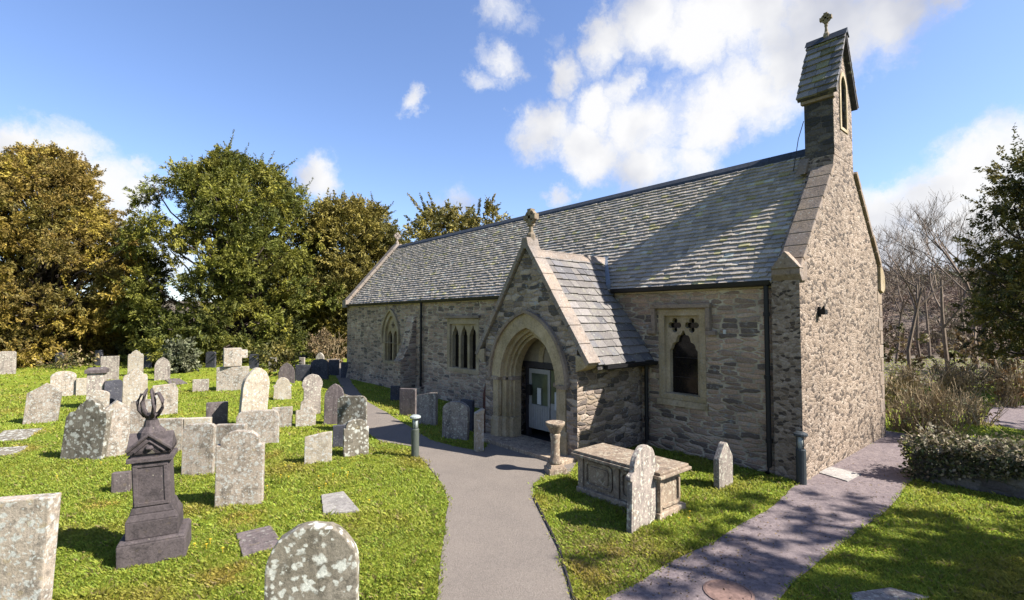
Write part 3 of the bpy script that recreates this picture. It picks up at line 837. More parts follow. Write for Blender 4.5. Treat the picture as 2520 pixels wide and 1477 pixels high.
# inner screen and doors
SXX = PX + .62
b = MB(); b.box(SXX, SXX + .12, PY - .9, PY + .98, 1.60, 1.74); part(b, 'door_transom', 'darkwood', porch, bevel=.01)
b = MB(); b.box(SXX + .03, SXX + .09, PY - .9, PY + .98, 1.74, 2.9); part(b, 'door_tympanum', 'plaster', porch)
b = plate(arch(PY - .32, .62, 1.74, .3, 8), [arch(PY - .32, .48, 1.739, .3, 8)], SX, SXX + .005, SXX + .03); part(b, 'tympanum_arch', 'ashlar', porch)
b = MB(); b.box(SXX, SXX + .1, PY + .62, PY + .72, .06, 1.6); part(b, 'door_frame', 'darkwood', porch)
dl = MB(); dl.box(SXX + .02, SXX + .07, PY - .05, PY + .62, .24, .78)
for k in range(9): dl.box(SXX + .008, SXX + .02, PY - .045 + k * .074, PY + .022 + k * .074, .25, .77)
dl.box(SXX + .02, SXX + .07, PY + .54, PY + .62, .78, 1.58); dl.box(SXX + .02, SXX + .07, PY - .05, PY + .02, .78, 1.58); dl.box(SXX + .02, SXX + .07, PY + .02, PY + .54, 1.48, 1.58)
door = part(dl, 'door', 'greydoor', porch)
b = MB(); b.box(SXX + .035, SXX + .05, PY + .02, PY + .54, .78, 1.48); part(b, 'door_pane', 'doorglass', porch)
b = MB(); b.box(SXX + .008, SXX + .02, PY + .22, PY + .34, .80, 1.16); part(b, 'door_notice', 'white', porch)
b = MB(); b.box(SXX + .02, SXX + .07, PY - .72, PY - .07, .24, .86); part(b, 'door', 'greydoor', porch)
b = MB(); b.box(SXX + .035, SXX + .05, PY - .72, PY - .07, .86, 1.58); part(b, 'door_pane', 'doorglass', porch)
b = MB(); b.box(SXX + .01, SXX + .03, PY - .32, PY - .2, .74, 1.12); part(b, 'door_notice', 'white', porch)
b = MB(); b.box(SXX - .06, SXX + .0, PY + .50, PY + .64, .98, 1.22); part(b, 'post_box', 'black', porch, bevel=.01)

# lamp on the west wall
b = MB(); b.box(9.86, 9.92, Y0 - .04, Y0 - .001, 2.74, 2.92); b.box(9.83, 9.95, Y0 - .13, Y0 - .05, 2.78, 2.87); b.tube([(9.89, Y0 - .05, 2.84), (9.89, Y0 - .10, 2.93), (9.89, Y0 - .10, 2.86)], .02, 6)
tag(b.build('wall_lamp', M['black'], None, (9.89, Y0, 2.72)), 'small black bracket lamp fixed high on the sunlit west gable wall', 'lamp')

# ------------------------------------------------------------------ gravestones
def outline(kind, w, h):
    a = w / 2; P = []
    def arc(cx, cz, r, t0, t1, n=10, rz=None):
        rz = r if rz is None else rz
        return [(cx + r * math.cos(R(t0 + (t1 - t0) * i / n)), cz + rz * math.sin(R(t0 + (t1 - t0) * i / n))) for i in range(n + 1)]
    if kind == 'flat': top = [(a, h), (-a, h)]
    elif kind == 'slant': top = [(a, h), (a * .3, h * .985), (-a, h * .88)]
    elif kind == 'slantr': top = [(a, h * .80), (a * .72, h), (-a * .3, h * .97), (-a, h * .95)]
    elif kind == 'round': top = arc(0, h - a, a, 0, 180, 16)
    elif kind == 'segment': top = arc(0, h - a * .55, a, 0, 180, 14, a * .55)
    elif kind == 'shoulder':
        s = a * .82; z = h - s * .62
        top = [(a, z - .04), (s, z - .04), (s, z)] + arc(0, z, s, 5, 175, 14, s * .62) + [(-s, z), (-s, z - .04), (-a, z - .04)]
    elif kind == 'gothic':
        c = a * .55; Rr = a + c; t = math.degrees(math.acos(c / Rr)); hh = Rr * math.sin(R(t))
        top = arc(-c, h - hh, Rr, 0, t, 8) + arc(c, h - hh, Rr, 180 - t, 180, 8)[1:]
    elif kind == 'peak': top = [(a, h - a * .75), (a * .35, h - a * .28), (0, h), (-a * .35, h - a * .28), (-a, h - a * .75)]
    elif kind == 'point': top = [(a, h - a * 1.15), (a * .75, h - a * .8), (a * .25, h - .02), (0, h), (-a * .25, h - .02), (-a * .75, h - a * .8), (-a, h - a * 1.15)]
    elif kind == 'serp':
        top = [(a, h - a * .9), (a * .9, h - a * .62), (a * .62, h - a * .55), (a * .45, h - a * .25)] + arc(0, h - a * .36, a * .36, 20, 160, 6) + [(-a * .45, h - a * .25), (-a * .62, h - a * .55), (-a * .9, h - a * .62), (-a, h - a * .9)]
    elif kind == 'lobed':
        z = h - a; top = [(a * .84, z - a * .75), (a * .84, z - a * .55)] + arc(0, z, a, -28, 208, 18) + [(-a * .84, z - a * .55), (-a * .84, z - a * .75)]
        return [(-a * .84, -.25), (a * .84, -.25)] + top
    elif kind == 'eared':
        s = a * .74; z = h - s
        top = arc(a * .88, z - .05, a * .12, -90, 90, 5) + arc(0, z + .02, s, 0, 180, 14) + arc(-a * .88, z - .05, a * .12, 90, 270, 5)
    elif kind == 'roundsq':
        r_ = a * .38; top = arc(a - r_, h - r_, r_, 0, 90, 6) + arc(-a + r_, h - r_, r_, 90, 180, 6)
    elif kind == 'stepped':
        top = [(a, h * .60), (a * .6, h * .64), (a * .52, h * .92), (a * .2, h), (-a * .2, h), (-a * .52, h * .92), (-a * .6, h * .64), (-a, h * .60)]
    elif kind == 'cross':
        return [(-a * .3, -.25), (a * .3, -.25), (a * .3, h * .55), (a, h * .55), (a, h * .8), (a * .3, h * .8), (a * .3, h), (-a * .3, h), (-a * .3, h * .8), (-a, h * .8), (-a, h * .55), (-a * .3, h * .55)]
    return [(-a, -.25), (a, -.25)] + top

GRP = 'headstones in the churchyard'
nst = 0
def grave(x0, x1, yt, yb0, yb1, kind, mat, label, th=.10, lean=0.0, tilt=0.0, name='headstone', group=GRP, cat='headstone', top=1.0, dep=None):
    """one stone: left and right foot on the ground, height of its top"""
    global nst; nst += 1
    if dep is None:
        A, B = gp(x0, yb0), gp(x1, yb1)
    else:      # foot hidden: set by how far off it stands
        A = at_depth(x0, yb0, dep); B = at_depth(x1, yb1, dep); A.z = B.z = 0
    mid = (A + B) / 2
    d = B - A; w = d.length; d.normalize()
    h = ((yb0 + yb1) / 2 - yt) * depth(mid) / GF
    n = Vector((-d.y, d.x, 0))
    rg_ = random.Random(nst * 13 + 5)
    pts = []
    for (px, pz) in outline(kind, w, h):
        k = max(0, pz)
        pts.append((px + rg_.uniform(-.006, .006) * w + lean * k, pz + (rg_.uniform(-.008, .008) * h if pz > .3 * h else 0)))
    Mx = Matrix((d, n, Vector((0, 0, 1)))).transposed()
    mb_ = MB()
    vs = []
    for s in (0, th):
        for px, pz in pts: vs.append(mid + Mx @ Vector((px, s + tilt * max(0, pz), pz)))
    k = len(pts)
    mb_.add(vs, [tuple(range(k)), tuple(range(2 * k - 1, k - 1, -1))] + [(i, k + i, k + (i + 1) % k, (i + 1) % k) for i in range(k)])
    o = mb_.build(name, M[mat], None, mid, bevel=min(.012, th * .12))
    # object axes follow the slab so its weathering is its own
    return tag(o, label, cat, group)

# foreground
grave(645, 877, 1303, 1668, 1640, 'round', 'g_brown', 'large round topped headstone covered in white lichen, nearest the tarmac path', .13)
grave(-70, 88, 1236, 1590, 1575, 'flat', 'g_light', 'big flat topped lichen slab standing in front of the urn topped monument', .14, lean=.06)
grave(527, 645, 1062, 1251, 1240, 'shoulder', 'g_light', 'round shouldered headstone with brown topped white lichen face, beside the urn topped monument', .12)
grave(526, 600, 1046, 1150, 1148, 'flat', 'g_light', 'flat topped slab directly behind the round shouldered lichen headstone', .12)
grave(444, 522, 1046, 1172, 1168, 'roundsq', 'g_light', 'broad lichen slab with dark top just right of the urn topped monument', .11, tilt=.05)
grave(372, 448, 1032, 1116, 1112, 'flat', 'g_light', 'pale flat topped slab behind the urn topped monument', .12)
grave(449, 516, 1030, 1112, 1108, 'flat', 'g_cream', 'cream flat topped slab abutting the pale slab behind the monument', .12)
grave(143, 245, 985, 1132, 1133, 'serp', 'g_brown', 'wide lichen spotted headstone, left one of the joined pair', .12, lean=.10, tilt=.06)
grave(248, 318, 988, 1130, 1118, 'peak', 'g_light', 'pale lichen headstone, right one of the joined pair', .12, lean=.02, tilt=.05)
grave(272, 318, 1164, 1214, 1210, 'flat', 'g_purple', 'low purple footstone behind the urn topped monument', .1)
# middle rows
grave(52, 138, 944, 1045, 1038, 'peak', 'g_light', 'wide peaked lichen slab leaning right near left edge', .1, lean=.10, tilt=.05)
grave(122, 187, 914, 978, 973, 'segment', 'g_light', 'grey round topped headstone behind the wide peaked lichen slab', .11)
grave(186, 218, 931, 974, 972, 'flat', 'g_cream', 'small cream square headstone beside the capped pillar', .1)
grave(246, 291, 877, 936, 934, 'flat', 'g_grey', 'grey flat topped headstone behind the capped pillar', .12)
grave(255, 300, 936, 1005, 1000, 'roundsq', 'g_dark', 'dark mottled headstone between capped pillar and pinkish stone', .1)
grave(300, 362, 908, 1012, 1006, 'serp', 'g_cream', 'pinkish cream headstone with knobbed top behind the monument urn', .12)
grave(313, 352, 862, 926, 924, 'serp', 'g_cream', 'greenish scroll topped headstone in front of dark bushes', .12)
grave(379, 418, 880, 937, 935, 'gothic', 'g_grey', 'grey pointed headstone left of the round grey bush', .12)
grave(373, 437, 945, 1024, 1018, 'slantr', 'g_light', 'pale lichen headstone with cut off right corner', .11)
grave(473, 513, 934, 965, 963, 'flat', 'g_grey', 'low grey slab in grass before the broad plinth stone', .1)
grave(531, 609, 904, 963, 960, 'flat', 'g_light', 'broad pale plinth stone carrying a stumpy upright block', .3)
grave(-6, 38, 865, 922, 920, 'roundsq', 'g_grey', 'weathered grey headstone alone at far left under yew', .12)
grave(506, 560, 992, 1052, 1047, 'flat', 'g_purple', 'brown flat topped stump before tall cream headstone', .2)
grave(586, 652, 906, 1062, 1050, 'gothic', 'g_cream', 'tall cream pointed headstone leaning to the right', .12, lean=.10)
grave(579, 685, 1011, 1098, 1090, 'roundsq', 'g_light', 'wide lichen slab at foot of tall cream pointed headstone', .11)
grave(671, 718, 931, 985, 982, 'eared', 'g_cream', 'small pale headstone in front of purple pointed headstone', .1)
grave(684, 725, 893, 945, 943, 'gothic', 'g_purple', 'purple pointed headstone beside the yellow bush', .12)
grave(668, 718, 1003, 1053, 1050, 'flat', 'g_light', 'pale square slab next to small stepped headstone', .1)
grave(727, 777, 985, 1051, 1047, 'stepped', 'g_light', 'small stepped pale headstone before the disc topped headstone', .1)
grave(742, 793, 922, 1022, 1018, 'lobed', 'g_grey', 'tall grey disc topped headstone with narrow neck', .11)
grave(795, 843, 945, 1045, 1043, 'gothic', 'g_purple', 'brown purple pointed headstone with white tipped top', .1, lean=.03)
grave(829, 900, 976, 1058, 1058, 'roundsq', 'g_brown', 'broad square lichen headstone with rounded corners beside the tarmac path', .1)
grave(845, 907, 1033, 1126, 1118, 'shoulder', 'g_brown', 'round shouldered brown headstone on the bend of the path', .1)
grave(748, 816, 1066, 1143, 1137, 'slant', 'g_cream', 'pale square headstone with orange stains on open lawn', .09)
grave(205, 262, 962, 1040, 1036, 'segment', 'g_light', 'pale lichen headstone between the joined pair and the capped pillar', .11, lean=.05)
grave(318, 372, 985, 1092, 1088, 'roundsq', 'g_light', 'lichen headstone hidden behind the monument urn', .11)
grave(818, 852, 1048, 1103, 1101, 'flat', 'g_dark', 'dark slab hidden behind the round shouldered brown headstone', .1)
# by the church wall, in shade
SH = 'shaded headstones by the church wall'
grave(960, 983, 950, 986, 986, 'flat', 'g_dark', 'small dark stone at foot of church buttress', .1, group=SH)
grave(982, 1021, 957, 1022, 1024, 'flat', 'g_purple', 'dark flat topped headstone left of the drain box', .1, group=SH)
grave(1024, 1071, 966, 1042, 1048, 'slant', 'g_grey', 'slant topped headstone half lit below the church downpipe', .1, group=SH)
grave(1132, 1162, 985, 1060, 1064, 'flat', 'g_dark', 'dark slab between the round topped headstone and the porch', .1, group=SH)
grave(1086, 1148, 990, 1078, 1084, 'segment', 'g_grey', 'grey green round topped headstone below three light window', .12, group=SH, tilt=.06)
# right of the path
grave(1552, 1624, 1103, 1317, 1273, 'eared', 'g_grey', 'tall eared headstone standing before the chest tomb', .075)
grave(1770, 1804, 1090, 1206, 1192, 'point', 'g_grey', 'narrow pointed headstone on grass below the near church window', .10)
# far row under the trees
FARG = 'small far stones under the trees'
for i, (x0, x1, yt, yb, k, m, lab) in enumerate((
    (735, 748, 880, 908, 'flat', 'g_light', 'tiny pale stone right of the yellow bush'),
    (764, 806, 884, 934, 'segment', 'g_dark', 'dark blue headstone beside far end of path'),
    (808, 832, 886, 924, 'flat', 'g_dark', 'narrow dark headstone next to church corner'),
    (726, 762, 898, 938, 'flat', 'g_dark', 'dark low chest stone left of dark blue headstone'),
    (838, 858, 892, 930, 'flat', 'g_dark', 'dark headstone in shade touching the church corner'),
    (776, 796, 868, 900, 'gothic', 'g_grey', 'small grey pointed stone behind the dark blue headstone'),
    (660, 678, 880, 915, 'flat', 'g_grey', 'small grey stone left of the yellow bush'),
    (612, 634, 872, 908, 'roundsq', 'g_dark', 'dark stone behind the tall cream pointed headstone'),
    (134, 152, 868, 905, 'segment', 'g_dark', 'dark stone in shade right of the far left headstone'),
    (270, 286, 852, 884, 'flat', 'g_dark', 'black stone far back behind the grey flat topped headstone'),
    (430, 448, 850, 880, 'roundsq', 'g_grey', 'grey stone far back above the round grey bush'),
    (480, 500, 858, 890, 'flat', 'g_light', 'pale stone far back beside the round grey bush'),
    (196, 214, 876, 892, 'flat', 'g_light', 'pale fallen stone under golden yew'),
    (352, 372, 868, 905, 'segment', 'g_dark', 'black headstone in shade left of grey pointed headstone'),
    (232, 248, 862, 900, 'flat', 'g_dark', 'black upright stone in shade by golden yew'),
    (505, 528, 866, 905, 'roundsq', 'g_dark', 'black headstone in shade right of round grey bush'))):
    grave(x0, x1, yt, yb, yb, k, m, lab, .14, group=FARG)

# stumpy block on the plinth stone (rests on it: a thing of its own)
p = gp(570, 962); sc = depth(p) / GF
b = MB(); c = p + Vector((.05, .15, 0))
zb = 59 * sc
b.prism([(c.x - .33, c.y - .10), (c.x + .28, c.y - .14), (c.x + .30, c.y + .14), (c.x - .31, c.y + .16)], 'z', zb, zb + .70)
b.prism([(c.x + .22, c.y - .1), (c.x + .5, c.y - .05), (c.x + .5, c.y + .15), (c.x + .22, c.y + .12)], 'z', zb + .30, zb + .62)
tag(b.build('stone_block', M['g_light'], None, (c.x, c.y, zb), bevel=.03), 'rough pale cross stump standing on the broad plinth stone', 'stone')

# capped pillar
p = gp(236, 1003); sc = depth(p) / GF
pil = empty('pillar_monument', p, 'grey pillar gravestone with flat moulded cap among left headstones', 'monument')
hh = 98 * sc; ww = 17 * sc
def rbox(mb, c, d, hw, hd, z0, z1, tap=1.0):
    n = Vector((-d.y, d.x, 0)); vs = []
    for z, k in ((z0, 1), (z1, tap)):
        for a, b_ in ((-1, -1), (1, -1), (1, 1), (-1, 1)): vs.append(c + d * (a * hw * k) + n * (b_ * hd * k) + Vector((0, 0, z)))
    mb.add(vs, [(3, 2, 1, 0), (4, 5, 6, 7)] + [(i, (i + 1) % 4, 4 + (i + 1) % 4, 4 + i) for i in range(4)])
dx = Vector((.98, -.2, 0)).normalized()
b = MB(); rbox(b, p, dx, ww * .95, ww * .95, .12, hh - .16); b.build('shaft', M['g_grey'], pil, p, bevel=.012)
b = MB(); rbox(b, p, dx, ww * 1.3, ww * 1.3, -.1, .12); b.build('plinth', M['g_grey'], pil, p, bevel=.012)
b = MB(); rbox(b, p, dx, ww * 1.2, ww * 1.2, hh - .16, hh - .05); rbox(b, p, dx, ww * 1.15, ww * 1.15, hh - .05, hh, .75); b.build('cap', M['g_purple'], pil, p, bevel=.012)

# urn topped pedestal monument
A, B = gp(286, 1404), gp(459, 1372)
d = (B - A).normalized(); n = Vector((-d.y, d.x, 0)); w = (B - A).length
c = (A + B) / 2 + n * (w * .42)
sc = depth(c) / GF
mon = empty('pedestal_monument', c, 'dark purple leaning pedestal monument with gabled cap and broken openwork urn', 'monument')
LN = Vector((-.075, .02, 0)).x
def lean_pts(mb):
    mb.v = [tuple(Vector(v) + d * (-.055 * max(0, v[2]))) for v in mb.v]; return mb
Hm = 1.86
zz = [0, .36, .56, .70, 1.10]
b = MB(); rbox(b, c, d, w * .50, w * .42, -.15, .24); rbox(b, c, d, w * .50, w * .42, .24, .27, .94); lean_pts(b).build('base_block', M['monument'], mon, c, bevel=.015)
b = MB(); rbox(b, c, d, w * .385, w * .34, .27, .46); rbox(b, c, d, w * .385, w * .34, .46, .53, .86); rbox(b, c, d, w * .33, w * .29, .53, .60, .9); lean_pts(b).build('plinth', M['monument'], mon, c, bevel=.012)
b = MB(); rbox(b, c, d, w * .275, w * .25, .60, 1.10)
for s in (-1, 1):
    o_ = c + n * (-w * .25) + d * (s * w * .225); rbox(b, o_, d, w * .035, .012, .64, 1.06)
o_ = c + n * (-w * .25); rbox(b, o_, d, w * .255, .012, 1.04, 1.09); rbox(b, o_, d, w * .255, .012, .61, .65)
lean_pts(b).build('die', M['monument'], mon, c, bevel=.006)
b = MB(); rbox(b, c, d, w * .34, w * .31, 1.10, 1.15); rbox(b, c, d, w * .285, w * .26, 1.14, 1.20)
def gable(mb, dirv, oth, hw, hl, z0, z1):
    vs = [c + dirv * (a * hw) + oth * (s * hl) + Vector((0, 0, z)) for s in (-1, 1) for a, z in ((-1, z0), (1, z0), (1, z0 + .05), (0, z1), (-1, z0 + .05))]
    mb.add(vs, [(4, 3, 2, 1, 0), (5, 6, 7, 8, 9)] + [(i, (i + 1) % 5, 5 + (i + 1) % 5, 5 + i) for i in range(5)])
gable(b, d, n, w * .33, w * .30, 1.19, 1.40); gable(b, n, d, w * .30, w * .33, 1.19, 1.40)
for sg in (-1, 1):
    q0 = c + n * (-w * .318) + d * (sg * w * .33) + Vector((0, 0, 1.235)); q1 = c + n * (-w * .318) + Vector((0, 0, 1.41))
    b.tube([q0, q1], .022, 5)
    q0 = c + n * (-w * .318) + d * (sg * w * .22) + Vector((0, 0, 1.215)); q1 = c + n * (-w * .318) + Vector((0, 0, 1.34))
    b.tube([q0, q1], .012, 5)
b.lathe(c + n * (-w * .305) + d * .0 + Vector((0, 0, 1.235)), [(.03, 0), (.045, .02), (.03, .05)], 8)
b.lathe(c + Vector((0, 0, 1.36)), [(.15, -.05), (.13, .05), (.08, .11), (.065, .18)], 10)
lean_pts(b).build('cap', M['monument'], mon, c, bevel=.008)
b = MB()
b.lathe(c + Vector((0, 0, 1.52)), [(.06, 0), (.055, .05), (.09, .09)], 10)
for k in range(7):
    a = 2 * math.pi * k / 7 + .3
    e = Vector((math.cos(a), math.sin(a), 0))
    q0 = c + Vector((0, 0, 1.58))
    b.tube([q0 + e * .06, q0 + e * .115 + Vector((0, 0, .08)), q0 + e * .125 + Vector((0, 0, .17)), q0 + e * .085 + Vector((0, 0, .26)), q0 + e * .05 + Vector((0, 0, .31 if k % 3 else .25))], [.022, .018, .018, .016, .012], 6)
lean_pts(b).build('urn', M['monument'], mon, c, smooth=True)

# flat ledgers
def ledger(px, mat, label, z=.03):
    P = [gp(x, y) for x, y in px]
    c = sum(P, Vector()) / len(P)
    b_ = MB(); b_.prism([q_[:2] for q_ in P], 'z', -.1, z)
    return tag(b_.build('ledger_stone', M[mat], None, c, bevel=.01), label, 'ledger stone', 'ledger stones flat in the grass')
ledger([(795, 1268), (885, 1260), (845, 1213), (790, 1222)], 'flag', 'pale flat ledger stone sunk in the grass between headstones and path')
ledger([(597, 1374), (695, 1345), (668, 1297), (580, 1318)], 'g_purple', 'dark purple flat ledger stone behind the nearest round topped headstone')
ledger([(-30, 1090), (62, 1083), (105, 1056), (10, 1062)], 'g_brown', 'mossy orange flat ledger stone below the wide peaked slab')
ledger([(-40, 1128), (40, 1120), (70, 1100), (-20, 1106)], 'g_brown', 'mossy flat ledger stone at left edge nearest the viewer')
ledger([(420, 948), (462, 945), (440, 932), (405, 935)], 'g_purple', 'pinkish flat stone before the round grey bush')
ledger([(2112, 1500), (2290, 1472), (2190, 1448), (2090, 1462)], 'g_grey', 'grey flat ledger stone in shaded lawn at lower right', .015)
P = [gp(*q_) for q_ in ((2010, 1165), (2085, 1188), (2118, 1170), (2045, 1152))]
b = MB(); b.prism([q_[:2] for q_ in P], 'z', -.05, .03)
tag(b.build('paving_slab', M['flag'], None, P[0]), 'pale rectangular paving slab on gravel at foot of west gable wall', 'slab')
# drain cover
c = gp(1792, 1462)
b = MB(); b.lathe(c, [(.235, -.02), (.235, .022), (.21, .028), (.205, .022), (.05, .024)], 20)
tag(b.build('drain_cover', M['manhole'], None, c), 'round reddish drain cover set in the gravel path', 'cover')

# chest tomb
A, B, Cc = gp(1424, 1210), gp(1622, 1280), gp(1682, 1248)
dx = (A - B).normalized(); ln = (A - B).length
dy = Vector((-dx.y, dx.x, 0)); dy = dy if dy.dot(Cc - B) > 0 else -dy
wd = .60
ctr = B + dx * ln / 2 + dy * wd / 2
tomb = empty('chest_tomb', ctr, 'panelled stone chest tomb with flat brown lid between path and porch', 'tomb')
def tb(mb, u0, u1, v0, v1, z0, z1):
    vs = [B + dx * u + dy * v + Vector((0, 0, z)) for z in (z0, z1) for v in (v0, v1) for u in (u0, u1)]
    mb.add(vs, [(0, 2, 3, 1), (4, 5, 7, 6), (0, 1, 5, 4), (2, 6, 7, 3), (0, 4, 6, 2), (1, 3, 7, 5)])
tz = .56
b = MB(); tb(b, .03, ln - .03, .03, wd - .03, -.1, tz); b.build('chest', M['tomb'], tomb, ctr, bevel=.008)
b = MB(); tb(b, -.03, ln + .03, -.03, wd + .03, -.1, .09); b.build('base_course', M['tomb'], tomb, ctr, bevel=.015)
b = MB(); tb(b, -.09, ln + .09, -.09, wd + .09, tz, tz + .045); tb(b, -.06, ln + .06, -.06, wd + .06, tz + .045, tz + .085); b.build('lid', M['tomb'], tomb, ctr, bevel=.014)
for u in (.03, ln / 2, ln - .03):
    b = MB(); tb(b, u - .05, u + .05, .0, .05, .09, tz); b.build('pilaster', M['tomb'], tomb, ctr, bevel=.006)
for u0, u1 in ((.12, ln / 2 - .08), (ln / 2 + .08, ln - .12)):
    b = MB()
    cy = (u0 + u1) / 2; hw = (u1 - u0) / 2
    def roundrect(hw_, hh_, r_):
        o = []
        for sx, sz, a0 in ((1, -1, -90), (1, 1, 0), (-1, 1, 90), (-1, -1, 180)):
            for i in range(5):
                a = R(a0 + 90 * i / 4); o.append((sx * (hw_ - r_) + r_ * math.cos(a), sz * (hh_ - r_) + r_ * math.sin(a)))
        return o
    zc = (.09 + tz) / 2
    fn = lambda u, v, ww_: B + dx * (cy + u) + dy * ww_ + Vector((0, 0, zc + v))
    plate(roundrect(hw, .19, .08), [roundrect(hw - .035, .155, .06)], fn, .005, .035).build('panel_moulding', M['tomb'], tomb, ctr)
    plate(roundrect(hw - .08, .115, .04), [], fn, .012, .035).build('panel', M['tomb'], tomb, ctr)
b = MB()
zc = (.09 + tz) / 2
fn = lambda u, v, ww_: B + dy * (wd / 2 + u) + dx * ww_ + Vector((0, 0, zc + v))
plate(roundrect(wd / 2 - .07, .2, .07), [roundrect(wd / 2 - .105, .165, .05)], fn, .0, .035).build('panel_moulding', M['tomb'], tomb, ctr)

# sundial pedestal by the porch
c = gp(1366, 1163); sc = depth(c) / GF
sd = empty('stone_pedestal', c, 'baluster shaped stone pedestal with shallow bowl beside the porch door', 'pedestal')
b = MB(); dd = Vector((.9, -.43, 0)).normalized(); rbox(b, c, dd, .16, .16, -.08, .10); rbox(b, c, dd, .135, .135, .10, .16, .85); b.build('pedestal_base', M['tomb'], sd, c, bevel=.01)
b = MB(); b.lathe(c, [(.11, .16), (.125, .19), (.10, .23), (.082, .30), (.076, .45), (.082, .60), (.095, .66), (.085, .69)], 14); b.build('shaft', M['tomb'], sd, c, smooth=True)
b = MB(); b.lathe(c, [(.085, .69), (.10, .72), (.135, .79), (.165, .83), (.175, .865), (.172, .885), (.14, .878), (.05, .85)], 20); b.build('bowl', M['tomb'], sd, c, smooth=True)
# short stone post left of the porch + dark red slab
c = gp(1178, 1110)
b = MB(); dd = Vector((.95, -.3, 0)).normalized()
rbox(b, c, dd, .085, .075, -.1, .74)
n_ = Vector((-dd.y, dd.x, 0))
vs = [c + dd * a + n_ * e + Vector((0, 0, z)) for e in (-.075, .075) for a, z in ((-.085, .74), (.085, .74), (.105, .86), (.03, .84), (-.08, .78))]
b.add(vs, [(4, 3, 2, 1, 0), (5, 6, 7, 8, 9)] + [(i, (i + 1) % 5, 5 + (i + 1) % 5, 5 + i) for i in range(5)])
tag(b.build('stone_post', M['g_cream'], None, c, bevel=.012), 'short sunlit stone post with slanted top left of the porch', 'post')
b = MB(); b.prism([(8.2 - .02, 0), (8.26, 0), (8.02, 1.22), (7.96, 1.26), (7.90, 1.1)], 'y', 9.19, 9.26)
vs = MB(); q0 = Vector((7.1, 9.19, 0))
vs.prism([(7.06, -.05), (7.42, -.05), (7.40, .7), (7.36, 1.1), (7.26, 1.25), (7.14, 1.2), (7.07, .95)], 'y', 9.18, 9.30)
tag(vs.build('leaning_slab', M['redwood'], None, (7.24, 9.24, 0), bevel=.01), 'dark red rounded slab leaning against left side of the porch', 'slab')

# bollard lamps
def bollard(px, py, top, label, body, lens):
    c = gp(px, py); h = (py - top) * depth(c) / GF
    e_ = empty('bollard_lamp', c, label, 'bollard lamp', 'bollard lamps beside the paths')
    r_ = .075
    b = MB(); b.lathe(c, [(r_, -.1), (r_, h * .66), (r_ * .9, h * .68)], 14); b.build('post', M[body], e_, c, smooth=False)
    b = MB(); b.lathe(c, [(r_ * .62, h * .68), (r_ * .62, h * .92)], 12); b.build('lamp_lens', M[lens], e_, c, smooth=True)
    b = MB()
    for k in range(3):
        a = 2 * math.pi * k / 3; b.tube([c + Vector((math.cos(a) * r_ * .8, math.sin(a) * r_ * .8, h * .66)), c + Vector((math.cos(a) * r_ * .8, math.sin(a) * r_ * .8, h * .93))], .008, 5)
    b.build('lamp_guard', M[body], e_, c)
    b = MB(); b.lathe(c, [(r_ * 1.25, h * .92), (r_ * 1.45, h * .94), (r_ * 1.4, h * .97), (r_ * .8, h)], 16); b.build('lamp_cap', M[body] if body == 'bollard' else M['lens'], e_, c, smooth=False)
bollard(1972, 1192, 1064, 'dark grey bollard lamp beside corner downpipe of the church', 'bollard', 'lens')
bollard(1021, 1126, 1022, 'grey green bollard lamp with pale cap on the path bend', 'bollard2', 'lens')

# ------------------------------------------------------------------ vegetation
NR = np.random.default_rng(11)
def unit(v): return v / np.maximum(np.linalg.norm(v, axis=1, keepdims=True), 1e-6)

def leaf_quads(P, D, Lh, Wd, cols, rg):
    """narrow leaf sprays: P (n,3) roots, D (n,3) directions"""
    n = len(P)
    side = unit(np.cross(D, unit(rg.normal(size=(n, 3)))))
    Lh = np.broadcast_to(Lh, (n,))[:, None]; Wd = np.broadcast_to(Wd, (n,))[:, None]
    mid = P + D * Lh * .5
    droop = np.zeros((n, 3)); droop[:, 2] = -.12
    V = np.empty((n, 4, 3)); V[:, 0] = P; V[:, 1] = mid + side * Wd; V[:, 2] = P + D * Lh + droop * Lh; V[:, 3] = mid - side * Wd
    Q = np.arange(n * 4).reshape(n, 4)
    return V.reshape(-1, 3), Q, np.repeat(cols, 4, axis=0)

